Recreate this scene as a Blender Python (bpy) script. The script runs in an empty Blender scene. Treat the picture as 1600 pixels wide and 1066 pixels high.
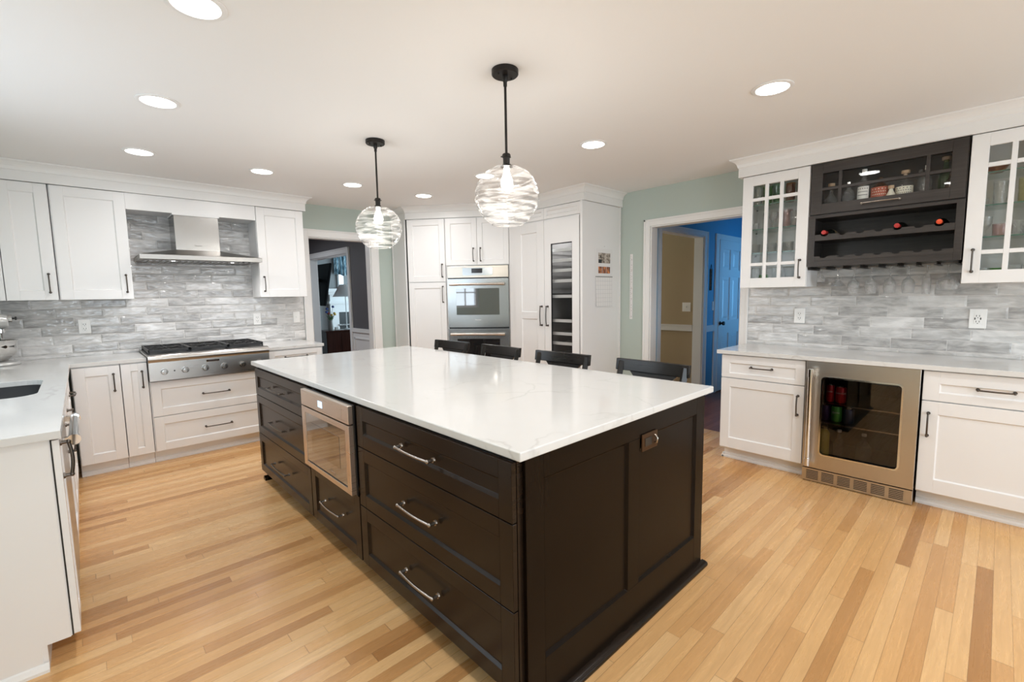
import bpy, bmesh, math, random
from mathutils import Vector, Matrix
R = math.radians
S = bpy.context.scene
COL = S.collection
random.seed(7)

# ---------------------------------------------------------------- camera
cam_d = bpy.data.cameras.new('camera')
cam = bpy.data.objects.new('camera', cam_d)
COL.objects.link(cam)
YAW, PITCH, ROLL = 0.754305362, 0.100249480, -0.0167749275
fw = Vector((math.sin(YAW)*math.cos(PITCH), math.cos(YAW)*math.cos(PITCH), -math.sin(PITCH)))
r0 = Vector((math.cos(YAW), -math.sin(YAW), 0))
u0 = r0.cross(fw)
rt = math.cos(ROLL)*r0 + math.sin(ROLL)*u0
up = -math.sin(ROLL)*r0 + math.cos(ROLL)*u0
m = Matrix((rt, up, -fw)).transposed().to_4x4()
m.translation = Vector((0, 0, 1.385))
cam.matrix_world = m
cam_d.sensor_width = 36.0
cam_d.sensor_fit = 'HORIZONTAL'
cam_d.lens = 16.14
cam_d.clip_start = 0.02
S.camera = cam

# ---------------------------------------------------------------- view, world, big lights
S.view_settings.view_transform = 'Standard'
S.view_settings.look = 'None'
S.view_settings.gamma = 1.0
S.view_settings.use_curve_mapping = False
S.view_settings.exposure = 0.16
S.cycles.max_bounces = 14
S.cycles.diffuse_bounces = 6
S.cycles.glossy_bounces = 6
S.cycles.transparent_max_bounces = 24
S.cycles.transmission_bounces = 8
S.cycles.sample_clamp_indirect = 6.0
S.cycles.caustics_reflective = False
S.cycles.caustics_refractive = False
S.cycles.use_denoising = True
W = bpy.data.worlds.new('world')
S.world = W
W.use_nodes = True
W.node_tree.nodes['Background'].inputs[0].default_value = (0.75, 0.85, 1.0, 1)
W.node_tree.nodes['Background'].inputs[1].default_value = 0.6


def area(name, loc, rot, sx, sy, power, color=(1, 1, 1), spread=180, parent=None, shape='RECTANGLE'):
    d = bpy.data.lights.new(name, 'AREA')
    d.shape = shape
    d.size = sx
    if shape in ('RECTANGLE', 'ELLIPSE'):
        d.size_y = sy
    d.energy = power
    d.color = color
    d.spread = R(spread)
    o = bpy.data.objects.new(name, d)
    COL.objects.link(o)
    o.location = loc
    o.rotation_euler = rot
    if parent:
        o.parent = parent
    return o


DAY = (0.80, 0.905, 1.0)
WARM = (1.0, 0.975, 0.96)
# fill lamps at two added windows behind the camera, daylight from the sink window
area('window_and_fill_light', (0.65, -2.695, 1.25), (R(90), 0, 0), 1.65, 1.65, 56, DAY)
area('window_and_fill_light', (2.95, -2.695, 1.25), (R(90), 0, 0), 1.65, 1.65, 43, DAY)
area('window_and_fill_light', (-0.89, 3.01, 1.62), (0, R(-90), 0), 0.95, 1.7, 20, DAY)
# lamps for the unseen light of the rooms beyond
area('window_and_fill_light', (7.75, 0.32, 1.45), (R(90), 0, R(24)), 1.0, 1.4, 6.5, (0.17, 0.53, 1.0), 60)
area('window_and_fill_light', (5.2, 6.2, 1.6), (R(90), 0, R(180)), 1.0, 1.2, 42, (1.0, 0.86, 0.66))  # warm lamp added to brighten the tan room, no window here
area('window_and_fill_light', (7.5, 9.25, 1.5), (0, R(90), 0), 1.7, 1.9, 150, (0.62, 0.86, 1.0))

# ---------------------------------------------------------------- node helpers


class NT:
    def __init__(s, name):
        s.m = bpy.data.materials.new(name)
        s.m.use_nodes = True
        s.t = s.m.node_tree
        s.n = s.t.nodes
        s.n.clear()
        s.out = s.n.new('ShaderNodeOutputMaterial')

    def new(s, typ, **kw):
        n = s.n.new(typ)
        for k, v in kw.items():
            setattr(n, k, v)
        return n

    def link(s, a, b):
        s.t.links.new(a, b)

    def put(s, sock, v):
        if isinstance(v, bpy.types.NodeSocket):
            s.t.links.new(v, sock)
        elif isinstance(v, (tuple, list)):
            if len(v) == 3 and sock.type == 'RGBA':
                v = (*v, 1)
            sock.default_value = v
        else:
            sock.default_value = v

    def math(s, op, a, b=0.0, c=0.0, clamp=False):
        n = s.new('ShaderNodeMath', operation=op, use_clamp=clamp)
        s.put(n.inputs[0], a)
        s.put(n.inputs[1], b)
        s.put(n.inputs[2], c)
        return n.outputs[0]

    def obj(s):
        return s.new('ShaderNodeTexCoord').outputs['Object']

    def sep(s, v):
        n = s.new('ShaderNodeSeparateXYZ')
        s.link(v, n.inputs[0])
        return n.outputs

    def comb(s, x, y, z):
        n = s.new('ShaderNodeCombineXYZ')
        for i, v in enumerate((x, y, z)):
            s.put(n.inputs[i], v)
        return n.outputs[0]

    def scale(s, v, sc):
        n = s.new('ShaderNodeMapping')
        s.link(v, n.inputs['Vector'])
        n.inputs['Scale'].default_value = sc
        return n.outputs[0]

    def noise(s, v, scale, detail=3, rough=0.5, dist=0.0):
        n = s.new('ShaderNodeTexNoise')
        if v is not None:
            s.link(v, n.inputs['Vector'])
        n.inputs['Scale'].default_value = scale
        n.inputs['Detail'].default_value = detail
        n.inputs['Roughness'].default_value = rough
        n.inputs['Distortion'].default_value = dist
        return n.outputs[0]

    def white(s, v):
        n = s.new('ShaderNodeTexWhiteNoise', noise_dimensions='3D')
        s.link(v, n.inputs[0])
        return n.outputs[0]

    def ramp(s, f, pts):
        n = s.new('ShaderNodeValToRGB')
        s.put(n.inputs[0], f)
        el = n.color_ramp.elements
        while len(el) < len(pts):
            el.new(0.5)
        for e, (p, c) in zip(el, pts):
            e.position = p
            e.color = (*c, 1) if len(c) == 3 else c
        return n.outputs[0]

    def mixc(s, f, a, b, blend='MIX'):
        n = s.new('ShaderNodeMix', data_type='RGBA', blend_type=blend)
        s.put(n.inputs[0], f)
        s.put(n.inputs[6], a)
        s.put(n.inputs[7], b)
        return n.outputs[2]

    def bump(s, h, strength=0.2, dist=0.01):
        n = s.new('ShaderNodeBump')
        s.link(h, n.inputs['Height'])
        n.inputs['Strength'].default_value = strength
        n.inputs['Distance'].default_value = dist
        return n.outputs[0]

    def bsdf(s, col, rough, metal=0.0, normal=None, **kw):
        n = s.new('ShaderNodeBsdfPrincipled')
        s.put(n.inputs['Base Color'], col)
        s.put(n.inputs['Roughness'], rough)
        s.put(n.inputs['Metallic'], metal)
        if normal is not None:
            s.link(normal, n.inputs['Normal'])
        for k, v in kw.items():
            s.put(n.inputs[k], v)
        s.link(n.outputs[0], s.out.inputs[0])
        return n


def plain(name, col, rough=0.5, metal=0.0, **kw):
    t = NT(name)
    # a breath of variation keeps every surface procedural
    v = t.noise(t.obj(), 9.0, 2)
    c = t.mixc(t.math('MULTIPLY', v, 0.05), col, tuple(x*0.8 for x in col))
    t.bsdf(c, rough, metal, **kw)
    return t.m


def paint(name, col, rough=0.35, bump=0.02):
    t = NT(name)
    o = t.obj()
    n = t.noise(o, 160, 2)
    t.bsdf(col, rough, 0, t.bump(n, bump, 0.002))
    return t.m


def dark_wood(name, c1, c2, rough=0.33, axis='h', spec=0.35):
    t = NT(name)
    o = t.obj()
    v = t.scale(o, (2, 2, 30) if axis == 'h' else (28, 28, 1.6))
    g = t.noise(v, 1.6, 5, 0.6, 0.4)
    b = t.noise(o, 3.5, 2)
    f = t.math('ADD', t.math('MULTIPLY', g, 0.7), t.math('MULTIPLY', b, 0.3))
    c = t.ramp(f, [(0.3, c1), (0.7, c2)])
    t.bsdf(c, rough, 0, t.bump(g, 0.012, 0.002), **{'Specular IOR Level': spec})
    return t.m


def quartz(name):
    t = NT(name)
    o = t.obj()
    w = t.noise(o, 2.2, 4, 0.6)
    wob = t.new('ShaderNodeVectorMath', operation='MULTIPLY_ADD')
    n3 = t.new('ShaderNodeTexNoise')
    t.link(o, n3.inputs['Vector'])
    n3.inputs['Scale'].default_value = 2.6
    n3.inputs['Detail'].default_value = 5
    t.link(n3.outputs[1], wob.inputs[0])
    wob.inputs[1].default_value = (0.55, 0.55, 0.55)
    t.link(o, wob.inputs[2])
    vo = t.new('ShaderNodeTexVoronoi', feature='DISTANCE_TO_EDGE')
    t.link(wob.outputs[0], vo.inputs['Vector'])
    vo.inputs['Scale'].default_value = 1.9
    vein = t.ramp(vo.outputs[0], [(0.0, (1, 1, 1)), (0.022, (0, 0, 0))])
    mask = t.ramp(w, [(0.47, (0, 0, 0)), (0.62, (1, 1, 1))])
    soft = t.ramp(t.noise(o, 3.2, 4, 0.6), [(0.45, (0, 0, 0)), (0.7, (1, 1, 1))])
    f = t.math('MULTIPLY', t.math('MULTIPLY', vein, mask), 0.32)
    f = t.math('ADD', f, t.math('MULTIPLY', soft, 0.05))
    c = t.mixc(f, (0.68, 0.68, 0.67), (0.36, 0.35, 0.33))
    t.bsdf(c, 0.09, 0, None)
    return t.m


def oak_floor(name, cols, rough=0.28):
    t = NT(name)
    o = t.obj()
    x, y, z = t.sep(o)
    ry = t.math('DIVIDE', y, 0.0572)
    row = t.math('FLOOR', ry)
    h1 = t.white(t.comb(row, 3.7, 1.3))
    h2 = t.white(t.comb(row, 8.1, 5.9))
    ln = t.math('MULTIPLY_ADD', h2, 0.9, 0.75)
    sx = t.math('DIVIDE', t.math('MULTIPLY_ADD', h1, 7.0, x), ln)
    seg = t.math('FLOOR', sx)
    rnd = t.white(t.comb(row, seg, 0.5))
    rnd2 = t.white(t.comb(row, seg, 4.5))
    # grain
    gv = t.comb(t.math('MULTIPLY_ADD', rnd, 31.0, t.math('MULTIPLY', x, 1.6)), t.math('MULTIPLY', y, 26.0), rnd2)
    g = t.noise(gv, 2.2, 5, 0.62, 0.9)
    g2 = t.noise(t.comb(t.math('MULTIPLY', x, 3.0), t.math('MULTIPLY', y, 160.0), rnd), 1.0, 3)
    base = t.ramp(rnd, cols)
    c = t.mixc(t.math('MULTIPLY', t.ramp(g, [(0.38, (0, 0, 0)), (0.72, (1, 1, 1))]), 0.22), base, tuple(v*0.62 for v in cols[0][1]))
    c = t.mixc(t.math('MULTIPLY', g2, 0.15), c, tuple(v*0.5 for v in cols[0][1]))
    fy = t.math('FRACT', ry)
    dy = t.math('MINIMUM', fy, t.math('SUBTRACT', 1.0, fy))
    fx = t.math('FRACT', sx)
    dx = t.math('MINIMUM', fx, t.math('SUBTRACT', 1.0, fx))
    gap = t.math('MAXIMUM', t.math('LESS_THAN', dy, 0.016), t.math('LESS_THAN', dx, 0.0012))
    c = t.mixc(t.math('MULTIPLY', gap, 0.45), c, (0.13, 0.055, 0.02))
    hgt = t.math('SUBTRACT', 1.0, gap)
    r = t.math('MULTIPLY_ADD', g, 0.12, rough-0.06)
    t.bsdf(c, r, 0, t.bump(hgt, 0.12, 0.001))
    return t.m


def tile(name, horiz, oz):
    """Hand-made glossy grey tile laid in rows with random breaks; horiz: which object axis runs along the wall."""
    t = NT(name)
    o = t.obj()
    s = t.sep(o)
    h = s[horiz]
    z = s[2]
    rz = t.math('DIVIDE', t.math('SUBTRACT', z, oz), 0.0775)
    row = t.math('FLOOR', rz)
    off = t.math('MULTIPLY', t.white(t.comb(row, 2.2, 9.1)), 0.8)
    off = t.math('MULTIPLY_ADD', t.math('MODULO', t.math('ABSOLUTE', row), 3.0), 0.333, t.math('MULTIPLY', off, 0.35))
    sx = t.math('ADD', t.math('DIVIDE', h, 0.306), off)
    seg = t.math('FLOOR', sx)
    rnd = t.white(t.comb(row, seg, 0.7))
    rnd2 = t.white(t.comb(row, seg, 7.7))
    fz, fx = t.math('FRACT', rz), t.math('FRACT', sx)
    dz = t.math('MULTIPLY', t.math('MINIMUM', fz, t.math('SUBTRACT', 1.0, fz)), 0.0775)
    dx = t.math('MULTIPLY', t.math('MINIMUM', fx, t.math('SUBTRACT', 1.0, fx)), 0.306)
    d = t.math('MINIMUM', dz, dx)
    grout = t.math('LESS_THAN', d, 0.0011)
    pillow = t.math('SMOOTH_MIN', t.math('MULTIPLY', d, 90.0), 1.0, 0.5)
    v = t.comb(t.math('MULTIPLY_ADD', rnd, 17.0, t.math('MULTIPLY', h, 5.5)), t.math('MULTIPLY_ADD', rnd2, 23.0, t.math('MULTIPLY', z, 17.0)), rnd)
    cl = t.noise(v, 1.5, 4, 0.55, 0.6)
    f = t.math('ADD', t.math('MULTIPLY', cl, 0.75), t.math('MULTIPLY', rnd, 0.28))
    c = t.ramp(f, [(0.30, (0.33, 0.324, 0.319)), (0.5, (0.55, 0.542, 0.534)), (0.72, (0.75, 0.74, 0.73))])
    c = t.mixc(grout, c, (0.68, 0.665, 0.64))
    wv = t.noise(t.comb(t.math('MULTIPLY_ADD', rnd2, 9.0, t.math('MULTIPLY', h, 14.0)), t.math('MULTIPLY', z, 40.0), rnd), 1.0, 2, 0.5)
    hgt = t.math('MULTIPLY_ADD', wv, 0.75, t.math('MULTIPLY', pillow, 0.45))
    nrm = t.bump(hgt, 0.8, 0.008)
    r = t.math('MULTIPLY_ADD', grout, 0.5, 0.07)
    t.bsdf(c, r, 0, nrm)
    return t.m


def steel(name, col=(0.44, 0.425, 0.405), rough=0.24, axis=2, amt=0.10):
    t = NT(name)
    o = t.obj()
    sc = [2.0, 2.0, 2.0]
    for i in range(3):
        if i == axis:
            sc[i] = 220.0
    g = t.noise(t.scale(o, tuple(sc)), 1.0, 3)
    r = t.math('MULTIPLY_ADD', g, amt, rough)
    n = t.bsdf(col, r, 1.0, t.bump(g, 0.03, 0.001))
    return t.m


def thin_glass(name, tint=(1, 1, 1), ior=1.45, bump=None, rough=0.0, body=0.0, bodycol=(1, 1, 1), refl=1.0):
    """A thin pane or blown wall: transmits straight through, reflects by Fresnel; body adds a little glass colour."""
    t = NT(name)
    tr = t.new('ShaderNodeBsdfTransparent')
    t.put(tr.inputs[0], tint)
    gl = t.new('ShaderNodeBsdfGlossy')
    gl.inputs['Roughness'].default_value = rough
    geo = t.new('ShaderNodeNewGeometry')
    dot = t.new('ShaderNodeVectorMath', operation='DOT_PRODUCT')
    t.link(geo.outputs['Incoming'], dot.inputs[0])
    t.link(geo.outputs['Normal'], dot.inputs[1])
    if bump:
        o = t.obj()
        n = t.noise(t.scale(o, bump[0]), bump[1], 3, 0.5, 0.8)
        b = t.bump(n, bump[2], 0.02)
        t.link(b, gl.inputs['Normal'])
        t.link(b, dot.inputs[1])
    # Schlick, the same from either side of the sheet
    f0 = ((ior-1)/(ior+1))**2
    c5 = t.math('POWER', t.math('SUBTRACT', 1.0, t.math('ABSOLUTE', dot.outputs['Value']), clamp=True), 5.0)
    f = t.math('MULTIPLY', t.math('MULTIPLY_ADD', c5, 1.0-f0, f0), refl, clamp=True)
    mx = t.new('ShaderNodeMixShader')
    t.link(f, mx.inputs[0])
    t.link(tr.outputs[0], mx.inputs[1])
    t.link(gl.outputs[0], mx.inputs[2])
    res = mx.outputs[0]
    if body:
        df = t.new('ShaderNodeBsdfDiffuse')
        t.put(df.inputs[0], bodycol)
        tl = t.new('ShaderNodeBsdfTranslucent')
        t.put(tl.inputs[0], bodycol)
        a = t.new('ShaderNodeMixShader')
        a.inputs[0].default_value = 0.5
        t.link(df.outputs[0], a.inputs[1])
        t.link(tl.outputs[0], a.inputs[2])
        m2 = t.new('ShaderNodeMixShader')
        if isinstance(body, tuple):
            o = t.obj()
            w = t.noise(t.scale(o, body[1]), body[2], 3, 0.55, 0.8)
            w = t.ramp(w, [(0.45, (0, 0, 0)), (0.72, (1, 1, 1))])
            t.put(m2.inputs[0], t.math('MULTIPLY', w, body[0]))
        else:
            m2.inputs[0].default_value = body
        t.link(res, m2.inputs[1])
        t.link(a.outputs[0], m2.inputs[2])
        res = m2.outputs[0]
    t.link(res, t.out.inputs[0])
    return t.m


def glow(name, col, strength):
    t = NT(name)
    e = t.new('ShaderNodeEmission')
    v = t.noise(t.obj(), 3.0, 1)
    c = t.mixc(t.math('MULTIPLY', v, 0.05), col, tuple(x*0.9 for x in col))
    t.link(c, e.inputs[0])
    e.inputs[1].default_value = strength
    t.link(e.outputs[0], t.out.inputs[0])
    return t.m


def photo_print(name, cols, sc):
    t = NT(name)
    o = t.obj()
    n = t.noise(o, sc, 3, 0.6)
    t.bsdf(t.ramp(n, cols), 0.35)
    return t.m


def calendar_grid(name):
    t = NT(name)
    o = t.obj()
    b = t.new('ShaderNodeTexBrick', offset=0.0)
    x, y, z = t.sep(o)
    t.link(t.comb(x, z, 0.0), b.inputs['Vector'])
    b.inputs['Color1'].default_value = (0.80, 0.79, 0.78, 1)
    b.inputs['Color2'].default_value = (0.80, 0.79, 0.78, 1)
    b.inputs['Mortar'].default_value = (0.55, 0.55, 0.56, 1)
    b.inputs['Scale'].default_value = 1.0
    b.inputs['Mortar Size'].default_value = 0.0012
    b.inputs['Brick Width'].default_value = 0.041
    b.inputs['Row Height'].default_value = 0.044
    t.bsdf(b.outputs[0], 0.6)
    return t.m


def fabric_pattern(name):
    t = NT(name)
    o = t.obj()
    n = t.noise(t.scale(o, (9, 9, 3.5)), 1.6, 4, 0.65, 1.2)
    c = t.ramp(n, [(0.35, (0.03, 0.07, 0.10)), (0.5, (0.14, 0.24, 0.30)), (0.66, (0.50, 0.62, 0.66))])
    t.bsdf(c, 0.9)
    return t.m


# ---------------------------------------------------------------- materials
M = {}
M['white'] = paint('white_cabinet_paint', (0.80, 0.795, 0.79), 0.3)
M['trim'] = paint('white_trim_paint', (0.80, 0.795, 0.785), 0.35)
M['ceiling'] = paint('ceiling_paint', (0.83, 0.825, 0.82), 0.8, 0.05)
M['green'] = paint('sage_wall_paint', (0.475, 0.545, 0.50), 0.6, 0.05)
M['wallwhite'] = paint('pale_wall_paint', (0.72, 0.71, 0.68), 0.6, 0.05)
M['gap'] = plain('dark_gap', (0.02, 0.018, 0.016), 0.8)
M['dark'] = dark_wood('espresso_stained_wood_lit', (0.0105, 0.0062, 0.0037), (0.0185, 0.0112, 0.0068), 0.24, spec=0.22)  # paler copy of the finish, brighter reflections on the drawers put into the colour
M['dark_v_shaded'] = dark_wood('espresso_upright_grain_shaded', (0.0065, 0.0038, 0.0023), (0.011, 0.0065, 0.0039), 0.26, 'v', spec=0.10)  # same finish darkened, the shade of the island end put into the colour
M['grey_wood'] = dark_wood('charcoal_stained_wood', (0.027, 0.022, 0.0195), (0.056, 0.047, 0.042), 0.34)
M['stoolwood'] = dark_wood('black_stained_wood', (0.010, 0.008, 0.007), (0.018, 0.014, 0.012), 0.22)
M['quartz'] = quartz('white_quartz')
OAK = [(0.0, (0.44, 0.21, 0.072)), (0.16, (0.66, 0.36, 0.145)), (0.6, (0.76, 0.45, 0.195)), (1.0, (0.83, 0.54, 0.265))]
M['oak'] = oak_floor('oak_strip_floor', OAK)
M['hallwood'] = oak_floor('dark_red_wood_floor', [(0.0, (0.13, 0.045, 0.026)), (0.4, (0.19, 0.068, 0.038)), (0.7, (0.23, 0.085, 0.046)), (1.0, (0.27, 0.105, 0.06))], 0.3)
M['tile_x'] = tile('grey_glazed_tile_back', 0, 0.942)
M['tile_y'] = tile('grey_glazed_tile_bar', 1, 0.942)
M['steel'] = steel('brushed_steel')
M['steel_hood'] = steel('hood_steel', (0.34, 0.325, 0.305), 0.28)
M['steel_v'] = steel('brushed_steel_upright', (0.40, 0.39, 0.375), 0.2, axis=0, amt=0.06)
M['steel_warm'] = steel('warm_steel', (0.60, 0.55, 0.49), 0.26)
M['chrome'] = plain('polished_steel', (0.72, 0.71, 0.70), 0.09, 1.0)
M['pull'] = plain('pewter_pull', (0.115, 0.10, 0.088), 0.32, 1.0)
M['pull_lit'] = plain('pewter_pull_lit', (0.40, 0.36, 0.32), 0.25, 1.0)  # paler copy of the pulls, the light on them put into the colour
M['iron'] = plain('cast_iron', (0.012, 0.012, 0.013), 0.45)
M['black'] = plain('black_plastic', (0.012, 0.012, 0.013), 0.3)
M['blackmetal'] = plain('matte_black_metal', (0.022, 0.019, 0.017), 0.4, 0.6)
M['bronze'] = plain('oil_rubbed_bronze', (0.075, 0.038, 0.018), 0.35, 0.8)
M['sinkblack'] = plain('dark_granite_sink', (0.035, 0.036, 0.04), 0.45)
M['oven_face'] = plain('grey_oven_face', (0.42, 0.44, 0.45), 0.2, 0.75)
M['oven_glass'] = plain('dark_oven_glass', (0.018, 0.017, 0.017), 0.03, 0.0, **{'Specular IOR Level': 1.0, 'Coat Weight': 1.0, 'Coat IOR': 2.2})
M['mw_glass'] = plain('smoked_mirror_glass', (0.15, 0.125, 0.105), 0.03, 0.25, **{'Coat Weight': 1.0, 'Coat IOR': 2.4})
M['mw_steel'] = steel('pinkish_steel', (0.72, 0.62, 0.54), 0.24)
M['screen'] = glow('blue_display', (0.55, 0.75, 1.0), 1.6)
M['dimscreen'] = plain('dark_display', (0.02, 0.018, 0.02), 0.12)
M['lamp'] = glow('lit_lamp_lens', (1.0, 0.97, 0.93), 12.0)
M['bulb'] = glow('lit_bulb', (1.0, 0.95, 0.88), 38.0)
M['plate'] = plain('white_plastic', (0.86, 0.855, 0.84), 0.35)
M['slot'] = plain('dark_slot', (0.05, 0.045, 0.04), 0.6)
M['pane'] = thin_glass('cabinet_pane', (0.995, 1.0, 0.997), 1.4, refl=0.6)
M['shelfglass'] = thin_glass('glass_shelf', (0.95, 0.985, 0.97), 1.45, refl=0.6)
M['shelfedge'] = plain('green_glass_edge', (0.07, 0.16, 0.125), 0.1)
M['globe'] = thin_glass('rippled_globe_glass', (0.985, 0.985, 0.985), 1.42, ((4, 4, 26), 1.7, 1.0), 0.02, (0.24, (3.0, 3.0, 24), 2.4), (0.95, 0.95, 0.95), refl=1.15)
M['glass'] = thin_glass('drinking_glass', (0.985, 0.99, 0.988), 1.5, ((30, 30, 30), 1.0, 0.5), 0.02, 0.06, refl=2.4)
M['glass_green'] = thin_glass('green_glass', (0.62, 0.84, 0.55), 1.5, body=0.10, bodycol=(0.25, 0.5, 0.15), refl=2.0)
M['glass_dkgreen'] = thin_glass('deep_green_glass', (0.42, 0.68, 0.42), 1.5, body=0.12, bodycol=(0.08, 0.3, 0.1), refl=2.0)
M['glass_brown'] = thin_glass('amber_glass', (0.75, 0.48, 0.28), 1.5, body=0.12, bodycol=(0.4, 0.16, 0.05), refl=2.0)
M['glass_pink'] = thin_glass('pink_glass', (0.95, 0.85, 0.84), 1.5, ((30, 30, 30), 1.0, 0.4), 0.02, 0.07, (0.75, 0.55, 0.52), refl=2.2)
M['glass_yellow'] = thin_glass('pale_yellow_glass', (0.95, 0.93, 0.78), 1.5, ((30, 30, 30), 1.0, 0.4), 0.02, 0.08, (0.7, 0.65, 0.3), refl=2.2)
M['crystal'] = thin_glass('cut_crystal', (0.98, 0.985, 0.983), 1.55, ((60, 60, 60), 1.4, 0.9), 0.03, 0.065, refl=3.4)
M['smoke'] = thin_glass('smoked_cooler_glass', (0.62, 0.59, 0.57), 1.5, refl=1.3)
M['winepane'] = thin_glass('wine_column_glass', (0.95, 0.95, 0.95), 1.4, refl=0.6)
M['rackfront'] = plain('pale_rack_front', (0.66, 0.67, 0.66), 0.35, 0.2)
M['winebottle'] = plain('dark_bottle_glass', (0.008, 0.010, 0.008), 0.06)
M['redcap'] = plain('red_foil', (0.42, 0.03, 0.025), 0.3, 0.3)
M['redcap_bright'] = plain('bright_red_foil', (0.75, 0.09, 0.03), 0.25, 0.4)
M['gold'] = plain('gold_band', (0.55, 0.42, 0.2), 0.3, 0.7)
M['cork'] = plain('cork_stopper', (0.55, 0.38, 0.24), 0.7)
M['label_white'] = plain('white_label', (0.82, 0.80, 0.76), 0.5)
M['label_cream'] = plain('cream_label', (0.78, 0.73, 0.60), 0.5)
M['label_red'] = plain('rust_red_label', (0.42, 0.09, 0.045), 0.5)
M['label_green'] = plain('olive_label', (0.50, 0.52, 0.20), 0.5)
M['label_ink'] = plain('dark_ink', (0.06, 0.04, 0.04), 0.6)
M['red_can'] = plain('red_can', (0.50, 0.02, 0.03), 0.28, 0.4)
M['green_can'] = plain('green_can', (0.10, 0.42, 0.08), 0.28, 0.4)
M['blue_can'] = plain('navy_can', (0.02, 0.04, 0.12), 0.28, 0.4)
M['purple_can'] = plain('purple_can', (0.06, 0.03, 0.10), 0.28, 0.4)
M['yellow_can'] = plain('yellow_bottle', (0.55, 0.44, 0.06), 0.3)
M['mixer'] = plain('silver_mixer_paint', (0.55, 0.55, 0.54), 0.22, 0.35)
M['paper'] = plain('calendar_paper', (0.78, 0.77, 0.765), 0.6)
M['calgrid'] = calendar_grid('calendar_grid')
M['photo_a'] = photo_print('faded_grey_photo', [(0.35, (0.03, 0.025, 0.02)), (0.5, (0.35, 0.29, 0.24)), (0.62, (0.55, 0.50, 0.45))], 26)
M['photo_b'] = photo_print('orange_photo', [(0.38, (0.05, 0.03, 0.03)), (0.5, (0.35, 0.12, 0.05)), (0.64, (0.70, 0.28, 0.10))], 30)
M['bluewall'] = paint('blue_hall_paint', (0.10, 0.34, 0.56), 0.5, 0.03)
M['doorwhite'] = paint('white_door_paint', (0.78, 0.80, 0.82), 0.35)
M['beige'] = paint('tan_wall_paint', (0.40, 0.315, 0.20), 0.6, 0.04)
M['charcoal'] = paint('charcoal_wall_paint', (0.105, 0.10, 0.105), 0.6, 0.04)
M['greywall'] = paint('grey_wall_paint', (0.24, 0.24, 0.24), 0.6, 0.04)
M['valance'] = fabric_pattern('patterned_valance')
M['tv'] = plain('black_tv', (0.006, 0.006, 0.007), 0.5, **{'Specular IOR Level': 0.1})
t_ = NT('white_lamp_shade')
d_, l_, x_ = t_.new('ShaderNodeBsdfDiffuse'), t_.new('ShaderNodeBsdfTranslucent'), t_.new('ShaderNodeMixShader')
t_.put(d_.inputs[0], t_.mixc(t_.math('MULTIPLY', t_.noise(t_.obj(), 40, 2), 0.1), (0.88, 0.88, 0.88), (0.7, 0.7, 0.7)))
t_.put(l_.inputs[0], (0.85, 0.86, 0.86))
t_.link(d_.outputs[0], x_.inputs[1]); t_.link(l_.outputs[0], x_.inputs[2]); t_.link(x_.outputs[0], t_.out.inputs[0])
M['shade'] = t_.m
M['cherry'] = dark_wood('dark_cherry_wood', (0.030, 0.009, 0.006), (0.06, 0.02, 0.013), 0.25, 'v')
M['stone'] = plain('grey_stoneware', (0.30, 0.29, 0.27), 0.5)
M['leaf'] = plain('green_leaf', (0.07, 0.16, 0.06), 0.6)
M['fl_blue'] = plain('blue_petals', (0.05, 0.10, 0.35), 0.6)
M['fl_yellow'] = plain('yellow_petals', (0.70, 0.48, 0.10), 0.6)
M['fl_red'] = plain('red_petals', (0.35, 0.03, 0.03), 0.6)
M['sky'] = glow('daylight_sky', (0.72, 0.88, 1.0), 2.2)
M['grout'] = plain('hood_filter_metal', (0.25, 0.24, 0.23), 0.35, 0.9)  # grey metal of the hood filter

# ---------------------------------------------------------------- mesh helpers


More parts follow.
